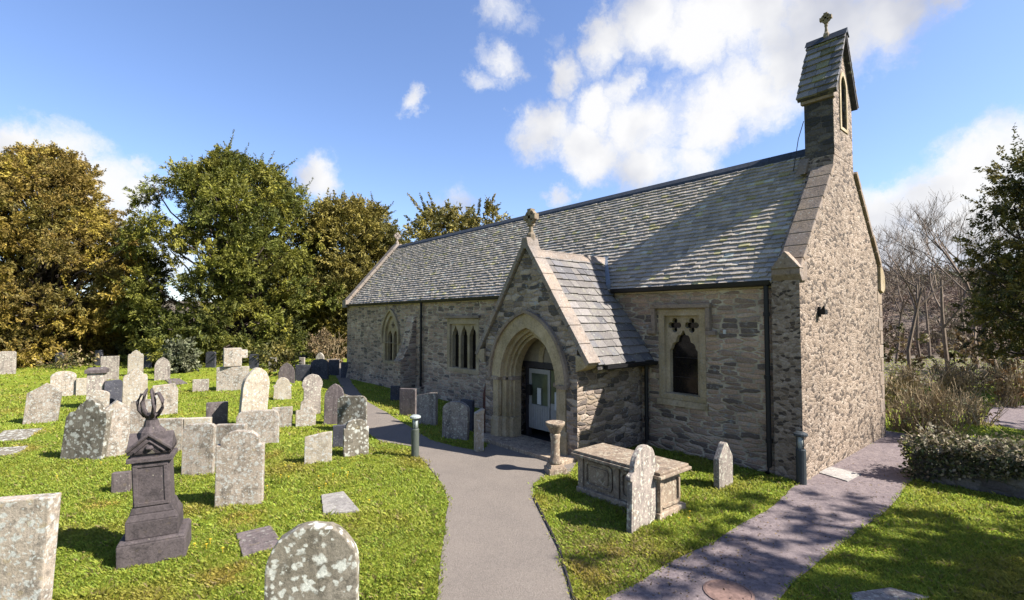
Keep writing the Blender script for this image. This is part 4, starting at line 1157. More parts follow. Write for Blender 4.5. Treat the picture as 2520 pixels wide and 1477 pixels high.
def crown_mesh(name, blobs, per, Lh, Wd, palette, rg, up=.35, shoots=0, shoot_len=1.0, dens_pow=2.2):
    """blobs: (x, y, z, r); sprays fill the outer part of every clump"""
    Vs, Qs, Cs = [], [], []; off = 0
    pal = np.array(palette)
    for (bx, by, bz, br_) in blobs:
        n = int(per * br_ ** 2)
        ns = max(4, n // 26)                       # sprays of leaves on the skin of the clump
        us = unit(rg.normal(size=(ns, 3)))
        rs = br_ * (rg.random(ns) ** (1 / dens_pow)) * rg.uniform(.8, 1.1, ns)
        Ps = np.array([bx, by, bz]) + us * rs[:, None] * np.array([1, 1, .85])
        Ds = us + rg.normal(size=(ns, 3)) * .45; Ds[:, 2] += up; Ds = unit(Ds)
        ks = rg.uniform(.6, 1.35, ns)
        w_ = rg.integers(ns, size=n); u = us[w_]
        P = Ps[w_] + Ds[w_] * (rg.random(n) * Lh * 2.1)[:, None] + rg.normal(size=(n, 3)) * Lh * .28
        D = unit(Ds[w_] + rg.normal(size=(n, 3)) * .42)
        base = pal[rg.integers(len(pal))] * rg.uniform(.65, 1.3)
        c = base * rg.uniform(.65, 1.3, (n, 1)) * ks[w_][:, None]; alt = pal[rg.integers(len(pal), size=n)]
        mixf = rg.random((n, 1)) * .55
        c = c * (1 - mixf) + alt * mixf
        V, Q, C = leaf_quads(P, D, Lh * rg.uniform(.6, 1.3, n), Wd * rg.uniform(.7, 1.3, n), c, rg)
        Vs.append(V); Qs.append(Q + off); Cs.append(C); off += len(V)
    for k in range(shoots):
        bx, by, bz, br_ = blobs[rg.integers(len(blobs))]
        u = rg.normal(size=3); u[2] = abs(u[2]) * .9 + .5; u /= np.linalg.norm(u)
        L_ = shoot_len * rg.uniform(.5, 1.2); n = int(26 * L_ / .5)
        t = rg.random(n); P = np.array([bx, by, bz]) + u * br_ * .75 + np.outer(t * L_, u)
        D = unit(u * .8 + rg.normal(size=(n, 3)) * .6)
        c = pal[rg.integers(len(pal))] * rg.uniform(.6, 1.15, (n, 1))
        V, Q, C = leaf_quads(P, D, Lh * (1.1 - .6 * t), Wd * (1.1 - .5 * t), c, rg)
        Vs.append(V); Qs.append(Q + off); Cs.append(C); off += len(V)
    return fast_mesh(name, np.concatenate(Vs), np.concatenate(Qs), np.concatenate(Cs))

def branch_tube(mb, a, b, r0, r1, rg, bend=.12, n=4, sides=6):
    a, b = Vector(a), Vector(b); L = (b - a).length
    pts = [a.lerp(b, i / n) + Vector((rg.normal(), rg.normal(), rg.normal())) * bend * L * .3 * math.sin(math.pi * i / n) for i in range(n + 1)]
    mb.tube(pts, [r0 + (r1 - r0) * i / n for i in range(n + 1)], sides)

def yew(name, px, base_y, dep, sil, label, palette, seed, blobs_n=70, br=(.8, 1.5), per=260, Lh=.30, Wd=.055, trunk_r=.45, ry=1.0, shoots=60, gaps=(), low=.6, shell=.25, cat='tree', group='yew trees around the churchyard', shoot_len=1.1):
    """sil: crown outline as (height fraction, left px, right px) rows seen from the photo; built at its real distance and depth"""
    rg = np.random.default_rng(seed)
    base = at_depth(px, 785, dep); base.z = 0
    root = empty(name, base, label, cat, group)
    right = Vector((RT.x, RT.y, 0)); fwd = Vector((FW.x, FW.y, 0)).normalized()
    ys = [s[0] for s in sil]
    def span(y):
        for (y0, l0, r0), (y1, l1, r1) in zip(sil, sil[1:]):
            if y0 <= y <= y1:
                t = (y - y0) / (y1 - y0 + 1e-9); return l0 + (l1 - l0) * t, r0 + (r1 - r0) * t
        return sil[-1][1:]
    blobs = []; tries = 0
    while len(blobs) < blobs_n and tries < 30000:
        tries += 1
        y = rg.uniform(ys[0], ys[-1]); l, r_ = span(y)
        hw = (r_ - l) / 2 * dep / GF; cx = ((l + r_) / 2 - px) * dep / GF
        z = 2.7 + (785 - y) * dep / GF
        b_ = rg.uniform(*br)
        a = rg.uniform(0, 2 * math.pi); rr = math.sqrt(rg.uniform(shell, 1.12))
        k = max(.05, hw - b_ * .8) * (1 + .10 * math.sin(3.1 * a + y * .045) + .08 * math.sin(y * .11 + seed))
        ux, uy = math.cos(a) * rr * k + cx, math.sin(a) * rr * min(k * ry, 5.5)
        z = min(z, 2.7 + (785 - ys[0]) * dep / GF - b_ * .6)
        z = max(z, b_ * low)
        p_ = base + right * ux + fwd * uy; p_.z = z
        q = p_ - CAM; dd_ = q.dot(FW); sx = GW / 2 + GF * q.dot(RT) / dd_; sy = GH / 2 - GF * q.dot(UP) / dd_
        if any((sx - gx) ** 2 + (sy - gy) ** 2 < gr ** 2 for gx, gy, gr in gaps): continue
        if blobs and min((p_.x - o[0]) ** 2 + (p_.y - o[1]) ** 2 + (p_.z - o[2]) ** 2 for o in blobs) < (b_ * .75) ** 2: continue
        blobs.append((p_.x, p_.y, p_.z, b_))
    me = crown_mesh('crown', [(x - base.x, y - base.y, z - base.z, b_) for x, y, z, b_ in blobs], per, Lh, Wd, palette, rg, shoots=shoots, shoot_len=shoot_len)
    link('crown', me, M['leaf'], root)
    top = max(b_[2] for b_ in blobs)
    mb_ = MB(); branch_tube(mb_, (0, 0, -.2), (rg.normal() * .3, rg.normal() * .3, top * .55), trunk_r, trunk_r * .45, rg, .06, 6, 10)
    mb_.build('trunk', M['bark'], root, smooth=True)
    mb_ = MB()
    for x, y, z, b_ in blobs[:: 2]:
        z0 = min(top * .5, max(.8, z * rg.uniform(.35, .7)))
        branch_tube(mb_, (0, 0, z0), (x - base.x, y - base.y, z), trunk_r * .22, .03, rg, .2, 4, 5)
    mb_.build('limb', M['bark'], root, smooth=True)['kind'] = 'stuff'
    return root

GOLD = [(0.374, 0.255, 0.053), (0.449, 0.321, 0.057), (0.262, 0.196, 0.047), (0.622, 0.474, 0.073), (0.213, 0.184, 0.041), (0.324, 0.214, 0.047)]
GREEN = [(0.243, 0.248, 0.035), (0.300, 0.291, 0.039), (0.157, 0.177, 0.027), (0.386, 0.348, 0.048), (0.121, 0.142, 0.025)]
OLIVE = [(0.336, 0.272, 0.058), (0.392, 0.322, 0.065), (0.223, 0.207, 0.045), (0.447, 0.351, 0.070), (0.167, 0.157, 0.039)]
DARK = [(0.133, 0.149, 0.041), (0.194, 0.194, 0.043), (0.297, 0.260, 0.061), (0.105, 0.111, 0.034)]

yew('yew_tree', 110, 890, 31, [(368, 80, 140), (400, 10, 180), (450, -50, 235), (500, -100, 250), (560, -130, 310), (640, -130, 355), (760, -130, 352), (890, -120, 320)],
    'golden brown yew with yellow tipped crown at left edge', GOLD, 21, 480, (.35, .95), 1700, .19, .033, shoots=190, shoot_len=.9, shell=.15)
yew('yew_tree', 575, 890, 33, [(362, 535, 552), (395, 505, 600), (425, 480, 660), (455, 440, 715), (480, 410, 745), (510, 385, 775), (560, 365, 790), (640, 350, 800), (740, 345, 805), (880, 365, 795)],
    'tall dark green yew with open branches left of the church', GREEN, 22, 400, (.35, 1.0), 1600, .205, .033, shoots=260, gaps=((415, 520, 50), (470, 640, 45), (430, 660, 45), (395, 720, 40), (455, 745, 30)), shoot_len=1.5, shell=.22)
yew('yew_tree', 880, 890, 37, [(505, 790, 890), (530, 755, 950), (580, 740, 1000), (700, 735, 1010), (800, 740, 985), (890, 760, 960)],
    'olive brown yew close behind the far church corner', OLIVE, 23, 260, (.5, 1.1), 1300, .225, .04, shoots=150, shoot_len=1.2, shell=.42)
yew('yew_tree', 1120, 890, 48, [(530, 1040, 1230), (565, 1010, 1265), (650, 1000, 1300), (760, 1000, 1300)],
    'olive yew showing above the church roof ridge', OLIVE, 24, 60, (1.1, 2.0), 250, .36, .07, shoots=130, shoot_len=2.2)
yew('yew_tree', 2640, 890, 17, [(340, 2578, 2720), (400, 2518, 2790), (470, 2498, 2820), (560, 2478, 2840), (660, 2438, 2840), (740, 2428, 2840), (820, 2448, 2840), (890, 2478, 2800)],
    'dark yew with drooping boughs at right edge', DARK + OLIVE[:1], 25, 130, (.4, .85), 1100, .15, .028, shoots=200, trunk_r=.35, shoot_len=1.0, shell=.42)  # olive in the leaf colours paints sunlit highlights on the dark boughs
# the yew beyond the right edge whose shade lies on the near lawn
def shade_yew(x, y, H, Rr, seed):
    rg = np.random.default_rng(seed); root = empty('yew_tree', (x, y, 0), 'large yew beyond the right edge whose shade crosses the near lawn', 'tree', 'yew trees around the churchyard')
    bl = []
    for i in range(62):
        t = rg.random(); z = 1.8 + t * (H - 2.2); k = Rr * math.sin(math.pi * min(1, .25 + .75 * (1 - t))) ** .7 * (1 - .45 * t)
        a = rg.uniform(0, 6.28); r_ = math.sqrt(rg.uniform(.1, 1)) * k
        bl.append((math.cos(a) * r_, math.sin(a) * r_, z, rg.uniform(.6, 1.05)))
    link('crown', crown_mesh('crown', bl, 300, .24, .05, DARK, rg, shoots=60), M['leaf'], root)
    mb_ = MB(); branch_tube(mb_, (0, 0, -.2), (0, 0, H * .7), .4, .12, rg, .05, 6, 10); mb_.build('trunk', M['bark'], root)
    return root
shade_yew(11.0, -6.6, 9.5, 3.9, 31)
shade_yew(19.5, -5.6, 8.5, 3.0, 32)['label'] = 'smaller yew beyond the right edge shading the grass behind the ivy wall'

# bare trees behind the church on the right
def bare_tree(px, dep, H, label, seed, spread=.5, levels=5, r0=.10, lean=0.0, mat='twig', kids=(2, 4), name='bare_tree'):
    rg = random.Random(seed)
    base = at_depth(px, 785, dep); base.z = 0
    root = empty(name, base, label, 'tree', 'bare trees right of the church')
    trunk = MB(); twig = MB()
    def grow(p, d_, L, r, lev):
        n = 3; pts = [p]; dd_ = d_.copy()
        for i in range(n):
            dd_ = (dd_ + Vector((rg.gauss(0, .13), rg.gauss(0, .13), rg.gauss(.05, .08)))).normalized()
            pts.append(pts[-1] + dd_ * L / n)
        rad = [r * (1 - .45 * i / n) for i in range(n + 1)]
        (trunk if lev >= levels - 1 else twig).tube(pts, rad, 6 if lev >= levels - 1 else 3, cap=False)
        if lev == 0: return
        for k in range(rg.randint(*kids) + (1 if lev < 3 else 0)):
            t = rg.uniform(.35, 1.0); i = min(n - 1, int(t * n)); q = pts[i].lerp(pts[i + 1], t * n - i)
            a = Vector((rg.gauss(0, 1), rg.gauss(0, 1), rg.gauss(.35, .5))).normalized()
            grow(q, (dd_ * (1 - spread) + a * spread).normalized(), L * rg.uniform(.5, .75), max(.006, r * rg.uniform(.42, .6)), lev - 1)
    grow(Vector((0, 0, -.1)), Vector((RT.x * lean, RT.y * lean, 1)).normalized(), H * .45, r0, levels)
    trunk.build('trunk', M[mat], root); t_ = twig.build('twigs', M[mat], root); t_['kind'] = 'stuff'
    return root
bare_tree(2235, 22, 9.5, 'slim bare tree nearest the right end of the church', 41, .45, 5, .09, .05)
bare_tree(2330, 24, 10.5, 'slim bare forked tree leaning left beside the church', 42, .42, 5, .10, -.12)
bare_tree(2400, 27, 11.5, 'tall bare tree in front of the dark right hand yew', 43, .45, 5, .11, -.05)
bare_tree(2285, 34, 11, 'far bare tree rising from the hedge behind the church', 44, .5, 5, .10, .1)
for px_, d_, h_, lab, sd in ((2200, 30, 9, 'thin bare sapling close to the back corner of the church', 46), (2265, 27, 10.5, 'bare tree with upswept twigs between two slimmer ones', 47),
                             (2370, 33, 12, 'bare far tree partly hidden by the slim forked tree', 48), (2430, 30, 12.5, 'bare tree with spreading twigs touching the dark yew', 49)):
    bare_tree(px_, d_, h_, lab, sd, .42, 5, .08, .02)
bare_tree(2460, 20, 10, 'bare tree half hidden by the dark right hand yew', 45, .45, 5, .09, -.1)

def shrub(px, py, hpx, wpx, label, palette, seed, nb=14, per=900, Lh=.09, Wd=.022, name='shrub', stems=0, stem_mat='tantwig', dens=2.2, group='shrubs at the churchyard edge', shoots=0, ry=.8, up=.3, zmin=.1):
    rg = np.random.default_rng(seed)
    base = gp(px, py); dep = depth(base); h = hpx * dep / GF; w_ = wpx * dep / GF / 2
    root = empty(name, base, label, 'shrub', group)
    right = Vector((RT.x, RT.y, 0)); fwd = Vector((-RT.y, RT.x, 0))
    bl = []
    for i in range(nb):
        b_ = rg.uniform(.22, .36) * min(h, w_ * 2)
        a = rg.uniform(0, 6.28); r_ = math.sqrt(rg.random()); t = rg.random()
        k = max(0, w_ - b_ * .8) * (1 - .45 * t)
        q = right * (math.cos(a) * r_ * k) + fwd * (math.sin(a) * r_ * k * ry)
        bl.append((q.x, q.y, max(zmin, b_ * .5 + t * (h - b_ * 1.3)), b_))
    if per:
        link('foliage', crown_mesh('foliage', bl, per, Lh, Wd, palette, rg, up=up, shoots=shoots, shoot_len=h * .3, dens_pow=dens), M['leaf'], root)
    if stems:
        mb_ = MB()
        for i in range(stems):
            a = rg.uniform(0, 6.28); r_ = w_ * rg.random() * .45
            p0 = right * math.cos(a) * r_ + fwd * math.sin(a) * r_ * ry
            p1 = p0 * rg.uniform(1.4, 2.3) + Vector((rg.normal() * .12 * h, rg.normal() * .12 * h, h * rg.uniform(.55, 1.05)))
            r0_ = rg.uniform(.008, .017)
            branch_tube(mb_, p0, p1, r0_, .004, rg, .15, 4, 4)
            for k in range(3):
                t = rg.uniform(.35, .9); q = p0.lerp(p1, t)
                branch_tube(mb_, q, q + Vector((rg.normal() * .16, rg.normal() * .16, rg.uniform(.1, .35))) * h, r0_ * .6, .003, rg, .2, 3, 3)
        o = mb_.build('stems', M[stem_mat], root); o['kind'] = 'stuff'
    return root
GREY = [(0.195, 0.210, 0.105), (0.255, 0.262, 0.143), (0.135, 0.150, 0.075), (0.300, 0.300, 0.180)]
TAN = [(0.351, 0.243, 0.115), (0.270, 0.176, 0.081), (0.432, 0.324, 0.162), (0.203, 0.135, 0.068)]
YEL = [(0.390, 0.312, 0.065), (0.312, 0.260, 0.065), (0.221, 0.195, 0.052)]
IVY = [(0.180, 0.195, 0.068), (0.300, 0.277, 0.135), (0.120, 0.135, 0.045), (0.435, 0.352, 0.225), (0.075, 0.090, 0.038)]
shrub(447, 917, 84, 92, 'round grey green bush between far headstones', GREY, 51, 22, 700, .16, .05)
shrub(690, 925, 75, 70, 'yellowish bush behind purple pointed headstone', YEL, 52, 16, 420, .17, .04, shoots=20)
shrub(800, 895, 75, 130, 'dry brown bramble bush beside the far church corner', TAN, 53, 18, 330, .2, .035, stems=40)
shrub(640, 905, 55, 120, 'dark bramble bush beneath the tall green yew', DARK, 54, 18, 360, .2, .05)
shrub(200, 905, 40, 190, 'low brown bramble patch beneath the golden yew', TAN + DARK, 55, 26, 330, .18, .04)
shrub(520, 893, 55, 70, 'reddish dry shrub behind the black headstone', TAN, 56, 12, 330, .2, .04, stems=24)
shrub(330, 888, 70, 130, 'dark evergreen bush behind the far left headstones', DARK, 57, 20, 340, .2, .06)
shrub(2300, 1080, 140, 200, 'arching green stemmed shrub behind the ivy wall', GREY + YEL, 58, 12, 200, .07, .018, stems=110)
shrub(2230, 985, 85, 130, 'tangled tan bramble thicket beside back church corner', TAN, 59, 16, 160, .13, .025, stems=90)
shrub(2350, 985, 95, 170, 'wide dry bramble thicket below the bare trees', TAN, 60, 18, 170, .13, .025, stems=110)
shrub(2480, 1000, 110, 150, 'orange tan beech shrub at right edge', [(.34, .20, .08), (.28, .16, .06), (.22, .14, .07)], 61, 18, 300, .12, .03, stems=60)
shrub(2225, 1060, 70, 120, 'low tangle of dry stems beside the ivy wall end', TAN + DARK[:1], 63, 14, 260, .09, .02, stems=50)
shrub(2395, 1045, 75, 150, 'bramble clump with pale stems behind the ivy wall', TAN + GREY[:2], 64, 16, 260, .09, .02, stems=60)
shrub(2200, 1005, 75, 110, 'dark bramble clump touching the back corner of the church', DARK + TAN, 65, 16, 260, .12, .03, stems=40)
shrub(2410, 960, 70, 170, 'dark bramble bank under the right hand yew', DARK + TAN, 62, 20, 260, .15, .04, stems=30)
# hedge line closing the far side of the churchyard
def hedge(pts, h, label, palette, seed, per=170):
    rg = np.random.default_rng(seed); bl = []
    P = [Vector((*p, 0)) for p in pts]; base = P[0]
    for a, b_ in zip(P, P[1:]):
        n = int((b_ - a).length / .7)
        for i in range(n):
            q = a.lerp(b_, i / n)
            for z in (.5, h * .65): bl.append((q.x - base.x + rg.normal() * .25, q.y - base.y + rg.normal() * .25, z * rg.uniform(.8, 1.15), rg.uniform(.6, .95)))
    root = empty('hedge', base, label, 'hedge', 'hedges round the churchyard')
    link('foliage', crown_mesh('foliage', bl, per, .24, .07, palette, rg, dens_pow=3), M['leaf'], root)
    return root
g1, g2, g3 = at_depth(-120, 785, 36), at_depth(420, 785, 40), at_depth(850, 785, 42)
hedge([g1[:2], g2[:2], g3[:2]], 2.6, 'dark mixed hedge behind the yews on the left', DARK + TAN[1:2], 71)

h1, h2, h3 = at_depth(2130, 785, 27), at_depth(2330, 785, 25), at_depth(2700, 785, 24)
hedge([h1[:2], h2[:2], h3[:2]], 2.1, 'brown bramble hedge beyond the back corner of the church', TAN + DARK[:2], 72, 130)
# leafless wood on the hillside: far off, one brown mass
rgw = np.random.default_rng(123); blw = []
for i in range(620):
    a_ = R(rgw.uniform(69, 104)); s_ = rgw.uniform(.0, .85) ** 1.2; d_ = 48 + s_ * 43.2
    h_ = 8.9 * math.sin(s_ * math.pi / 2) ** 1.2 - .4
    blw.append((math.sin(a_) * d_, math.cos(a_) * d_, h_ + rgw.uniform(.0, .9), rgw.uniform(.7, 1.5)))
tag(link('hillside_wood', crown_mesh('hillside_wood', blw, 110, .5, .035, [(.26, .185, .13), (.20, .14, .10), (.33, .245, .17), (.17, .15, .07), (.24, .15, .12)], rgw, up=.7), M['leaf']), 'brown leafless woodland and scrub covering the far hillside', 'woodland', kind='stuff')
# low wall under ivy on the right
WX0, WX1 = 10.66, 11.15
b = MB(); b.prism([(WX0, 2.02), (WX1, 2.1), (WX1 + .35, -7), (WX0 + .35, -7)], 'z', -.1, .50)
tag(b.build('low_wall', M['wallstone'], None, (WX0, 2, 0), bevel=.03), 'low rubble wall under trailing ivy beside the gravel path', 'wall')
rg = np.random.default_rng(77); n = 24000
yy = rg.uniform(-6.8, 2.15, n); t = rg.random(n)
sx = np.where(t < .62, rg.uniform(WX0 - .1, WX1 + .35, n), WX0 - .02 - rg.random(n) * .12) + (2 - yy) * .039
lump = np.array([mnoise.noise(Vector((a * 1.3, c_ * 1.5, 2))) for a, c_ in zip(yy, sx)])
sz = np.where(t < .62, .50 + rg.random(n) ** 1.3 * (.28 + lump * .42), .62 - rg.random(n) ** 1.2 * np.clip(.30 + .30 * lump + .12 * (yy - .5), .08, .6))
hang = rg.random(n) < .08
sz = np.where((t >= .62), sz, sz)
endm = (yy > 1.9); sz = np.where(endm, rg.uniform(.02, .7, n), sz)
P = np.stack([sx - WX0, yy - 2, np.maximum(.02, sz)], 1)
D = unit(rg.normal(size=(n, 3)) * .7 + np.array([-.55, 0, .35]))
pal = np.array(IVY); c = pal[rg.integers(len(pal), size=n)] * rg.uniform(.6, 1.3, (n, 1))
c = np.where(((sz > .56) & (rg.random(n) < .45))[:, None], np.array([.42, .36, .24]) * rg.uniform(.7, 1.2, (n, 1)), c)
V, Q, C = leaf_quads(P, D, (.06 + .02 * (sz > .55)) * rg.uniform(.6, 1.3, n), .023, c, rg)
iv = link('ivy', fast_mesh('ivy', V, Q, C), M['leaf'], None, (WX0, 2, 0))
mb_ = MB(); rr_ = np.random.default_rng(4)
for k in range(90):
    y_ = rr_.uniform(-4.5, 2.05); x_ = rr_.uniform(WX0, WX1 + .2) + (2 - y_) * .039 - WX0
    p0 = Vector((x_, y_ - 2, .5)); p1 = p0 + Vector((rr_.normal() * .25 - .12, rr_.normal() * .35, rr_.uniform(.12, .55)))
    branch_tube(mb_, p0, p1, .007, .003, rr_, .3, 4, 4)
mb_.build('stems', M['tantwig'], iv)['kind'] = 'stuff'
tag(iv, 'trailing ivy with pale leaves draped over the low rubble wall', 'ivy')

# ------------------------------------------------------------------ grass
def inside(px, py, poly):
    poly = np.array(poly); n = len(poly); res = np.zeros(len(px), bool)
    j = n - 1
    for i in range(n):
        xi, yi = poly[i]; xj, yj = poly[j]
        cnd = ((yi > py) != (yj > py)) & (px < (xj - xi) * (py - yi) / (yj - yi + 1e-12) + xi)
        res ^= cnd; j = i
    return res
def lawn_points(n, dmin, dmax, rg):
    """spots on the grass between two distances in front of the camera"""
    lat = rg.uniform(-1.1, 1.12, n); d_ = np.sqrt(rg.uniform(dmin ** 2, dmax ** 2, n))
    x = FW.x * d_ + RT.x * lat * d_; y = FW.y * d_ + RT.y * lat * d_
    jx, jy = x + rg.normal(size=n) * .035, y + rg.normal(size=n) * .035
    ok = ~inside(jx, jy, TAR) & ~inside(jx, jy, GRV) & ~inside(x, y, RP)
    ok &= ~((x > X0 - .02) & (x < X1 + .05) & (y > Y0 - .02) & (y < Y1))
    ok &= ~((x > PX - .4) & (x < X0) & (y > PL) & (y < PRr))
    ok &= ~((x > WX0) & (x < WX1 + .4) & (y < 2.05))
    for o in bpy.data.objects:
        if o.name.startswith('ledger_stone'):
            poly = [(o.location + v.co)[:2] for v in o.data.vertices if v.co.z > 0][:0]
    return x[ok], y[ok]
LED = [[gp(x, y)[:2] for x, y in q_] for q_ in ([(795, 1268), (885, 1260), (845, 1213), (790, 1222)], [(597, 1374), (695, 1345), (668, 1297), (580, 1318)], [(-30, 1090), (62, 1083), (105, 1056), (10, 1062)], [(-40, 1128), (40, 1120), (70, 1100), (-20, 1106)], [(2112, 1500), (2290, 1472), (2190, 1448), (2090, 1462)])]
rg = np.random.default_rng(99)
Vs, Qs, Cs = [], [], []; off = 0
MOSS = [(*gp(a_, b_)[:2], r_) for a_, b_, r_ in ((600, 1280, .30), (655, 1125, .35), (70, 1068, .55), (30, 1110, .5), (250, 1245, .3), (1520, 1360, .25), (1450, 1420, .3), (560, 1420, .3))]
GCOL = np.array([(.45, .57, .07), (.53, .62, .08), (.36, .50, .065), (.62, .61, .10), (.47, .57, .075)])
for nb, d0, d1, hgt, wid in ((190000, 2.6, 6.5, .046, .0038), (170000, 6.0, 11, .048, .006), (70000, 10.5, 19, .055, .014), (35000, 18, 34, .06, .03)):
    x, y = lawn_points(nb, d0, d1, rg)
    for q_ in LED:
        k = ~inside(x, y, q_); x, y = x[k], y[k]
    n = len(x)
    cl = np.array([mnoise.noise(Vector((a * .9, b_ * .9, 0))) for a, b_ in zip(x, y)])
    tuft = np.array([mnoise.noise(Vector((a * 4.5, b_ * 4.5, 5))) for a, b_ in zip(x, y)])
    h = hgt * rg.uniform(.5, 1.2, n) * (1 + .75 * np.clip(tuft, -1, 1.5) + .35 * cl)
    a = rg.uniform(0, 6.283, n)
    ln_ = rg.uniform(.2, .95, n)
    D = np.stack([np.cos(a) * ln_, np.sin(a) * ln_, np.ones(n)], 1)
    s = np.stack([-np.sin(a), np.cos(a), np.zeros(n)], 1) * wid
    P = np.stack([x, y, np.zeros(n) - .004], 1)
    tip = P + D * h[:, None] * np.array([1.25, 1.25, .95]); mid = P + D * h[:, None] * np.array([.4, .4, .62])
    V = np.empty((n, 4, 3)); V[:, 0] = P - s; V[:, 1] = P + s; V[:, 2] = tip + s * .15; V[:, 3] = mid - s * .8
    c = GCOL[rg.integers(len(GCOL), size=n)] * rg.uniform(.7, 1.25, (n, 1))
    yel = np.clip(cl * 1.6 - .15, 0, .8)
    for mx_, my_, mr_ in MOSS: yel = np.maximum(yel, 1.5 * np.clip(1.15 - np.hypot(x - mx_, y - my_) / mr_ + tuft * .5, 0, .75))
    yel = yel[:, None]
    c = c * (1 - yel) + np.array([.62, .52, .10]) * yel * rg.uniform(.7, 1.2, (n, 1))
    tipd = np.hypot(x - 4.55, y - 3.75)
    dry = (rg.random(n) < .05 + .38 * np.clip(1.2 - tipd, 0, 1) + .14 * (tuft > .35))[:, None]; c = np.where(dry, np.array([.48, .38, .16]), c)
    Vs.append(V.reshape(-1, 3)); Qs.append(np.arange(n * 4).reshape(n, 4) + off); Cs.append(np.repeat(c, 4, axis=0)); off += n * 4
tag(link('grass', fast_mesh('grass', np.concatenate(Vs), np.concatenate(Qs), np.concatenate(Cs)), M['grass']), 'short bright green grass with yellow mossy patches over the churchyard', 'grass', kind='stuff')

# fallen leaves and grit on the paths and lawn edge
rg = np.random.default_rng(5); Pq = []
while len(Pq) < 700:
    px, py = rg.choice(np.array([(1500, 1400), (1650, 1390), (2000, 1260), (1800, 1400), (1700, 1350), (2120, 1190), (1850, 1290), (1560, 1420)])) + rg.normal(size=2) * np.array([110, 40])
    if py < 900: continue
    q = gp(px, py)
    if q.length < 25 and not inside(np.array([q.x]), np.array([q.y]), TAR)[0]: Pq.append((q.x, q.y, .02))
P = np.array(Pq); n = len(P); D = unit(rg.normal(size=(n, 3)) * np.array([1, 1, .25])); pal_ = np.array([(.34, .22, .10), (.24, .15, .07), (.42, .32, .16), (.18, .12, .07)])
V, Q, C = leaf_quads(P, D, .034 * rg.uniform(.5, 1.2, n), .010, pal_[rg.integers(4, size=n)], rg)
V[:, 2] = np.maximum(V[:, 2], .016)
tag(link('leaf_litter', fast_mesh('leaf_litter', V, Q, C), M['leaf']), 'dry brown leaves scattered over gravel and path edges', 'leaves', kind='stuff')
# dandelions
mb = MB(); rg_ = random.Random(8)
for i in range(26):
    px, py = rg_.choice([(930, 1270), (870, 1180), (1000, 1230), (730, 1160), (1720, 1270), (1560, 1390), (480, 1330), (200, 1160)])
    q = gp(px + rg_.gauss(0, 60), py + rg_.gauss(0, 25))
    if inside(np.array([q.x]), np.array([q.y]), TAR)[0] or inside(np.array([q.x]), np.array([q.y]), GRV)[0]: continue
    mb.lathe((q.x, q.y, .055), [(.004, -.05), (.004, 0), (.017, .008), (.014, .014)], 7)
tag(mb.build('dandelions', mat_plain('dandelion', (.7, .5, .03), .8)), 'tiny yellow dandelion flowers scattered in the lawn', 'flowers', kind='stuff')

# ------------------------------------------------------------------ sky with clouds
wd_ = bpy.data.worlds.new('World'); S.world = wd_; wd_.use_nodes = True
t = wd_.node_tree; N, L = t.nodes, t.links
bg = N['Background']; bg.inputs[1].default_value = .062
sky = N.new('ShaderNodeTexSky'); sky.sky_type = 'NISHITA'; sky.sun_disc = False
sky.sun_elevation = SUN_EL; sky.sun_rotation = math.atan2(SUN.x, SUN.y); sky.air_density = 1.0; sky.dust_density = .6; sky.ozone_density = 2.2
tc = N.new('ShaderNodeTexCoord')
nz = N.new('ShaderNodeTexNoise'); nz.inputs['Scale'].default_value = 7; nz.inputs['Detail'].default_value = 10; nz.inputs['Roughness'].default_value = .66
L.new(tc.outputs['Generated'], nz.inputs['Vector'])
def mth(op, a, b=None, clamp=False):
    n_ = N.new('ShaderNodeMath'); n_.operation = op; n_.use_clamp = clamp
    for i, x in enumerate((a, b)):
        if x is None: continue
        if isinstance(x, (int, float)): n_.inputs[i].default_value = x
        else: L.new(x, n_.inputs[i])
    return n_.outputs[0]
vm = N.new('ShaderNodeVectorMath'); vm.operation = 'MULTIPLY_ADD'; vm.inputs[1].default_value = (.15, .15, .15)
sub = N.new('ShaderNodeVectorMath'); sub.operation = 'SUBTRACT'; sub.inputs[1].default_value = (.5, .5, .5)
L.new(nz.outputs['Color'], sub.inputs[0]); L.new(sub.outputs[0], vm.inputs[0]); L.new(tc.outputs['Generated'], vm.inputs[2])
CLOUDS = [(1320, 330, 85, 1), (1450, 350, 95, 1), (1590, 400, 95, 1), (1700, 400, 80, .95), (1480, 255, 70, 1), (1600, 300, 110, 1), (1740, 290, 110, 1), (1850, 220, 110, 1), (1930, 140, 120, 1),
          (1720, 80, 120, 1), (1850, 30, 150, 1), (2030, 60, 140, 1), (2180, 40, 110, 1), (2290, 10, 60, .9), (1600, 50, 100, .95), (1480, 90, 70, .9), (1385, 170, 65, .9), (1540, 210, 60, .8),
          (1240, 20, 65, .75), (1235, 150, 55, .72), (1190, 205, 40, .68), (1290, 60, 45, .62), (1360, 80, 40, .6),
          (1020, 262, 38, .72), (800, 425, 55, .9), (1380, 478, 36, .8), (1130, 505, 50, .7), (1090, 515, 35, .66),
          (40, 385, 110, 1), (150, 400, 100, 1), (240, 460, 90, 1), (330, 490, 60, .9), (320, 410, 45, .7), (240, 580, 110, .95), (440, 450, 40, .7), (400, 640, 90, .8),
          (2190, 540, 100, 1), (2290, 500, 120, 1), (2390, 430, 120, 1), (2480, 380, 120, 1), (2420, 540, 150, 1), (2200, 600, 110, 1), (2250, 640, 110, .9), (2215, 150, 35, .6)]
acc = None
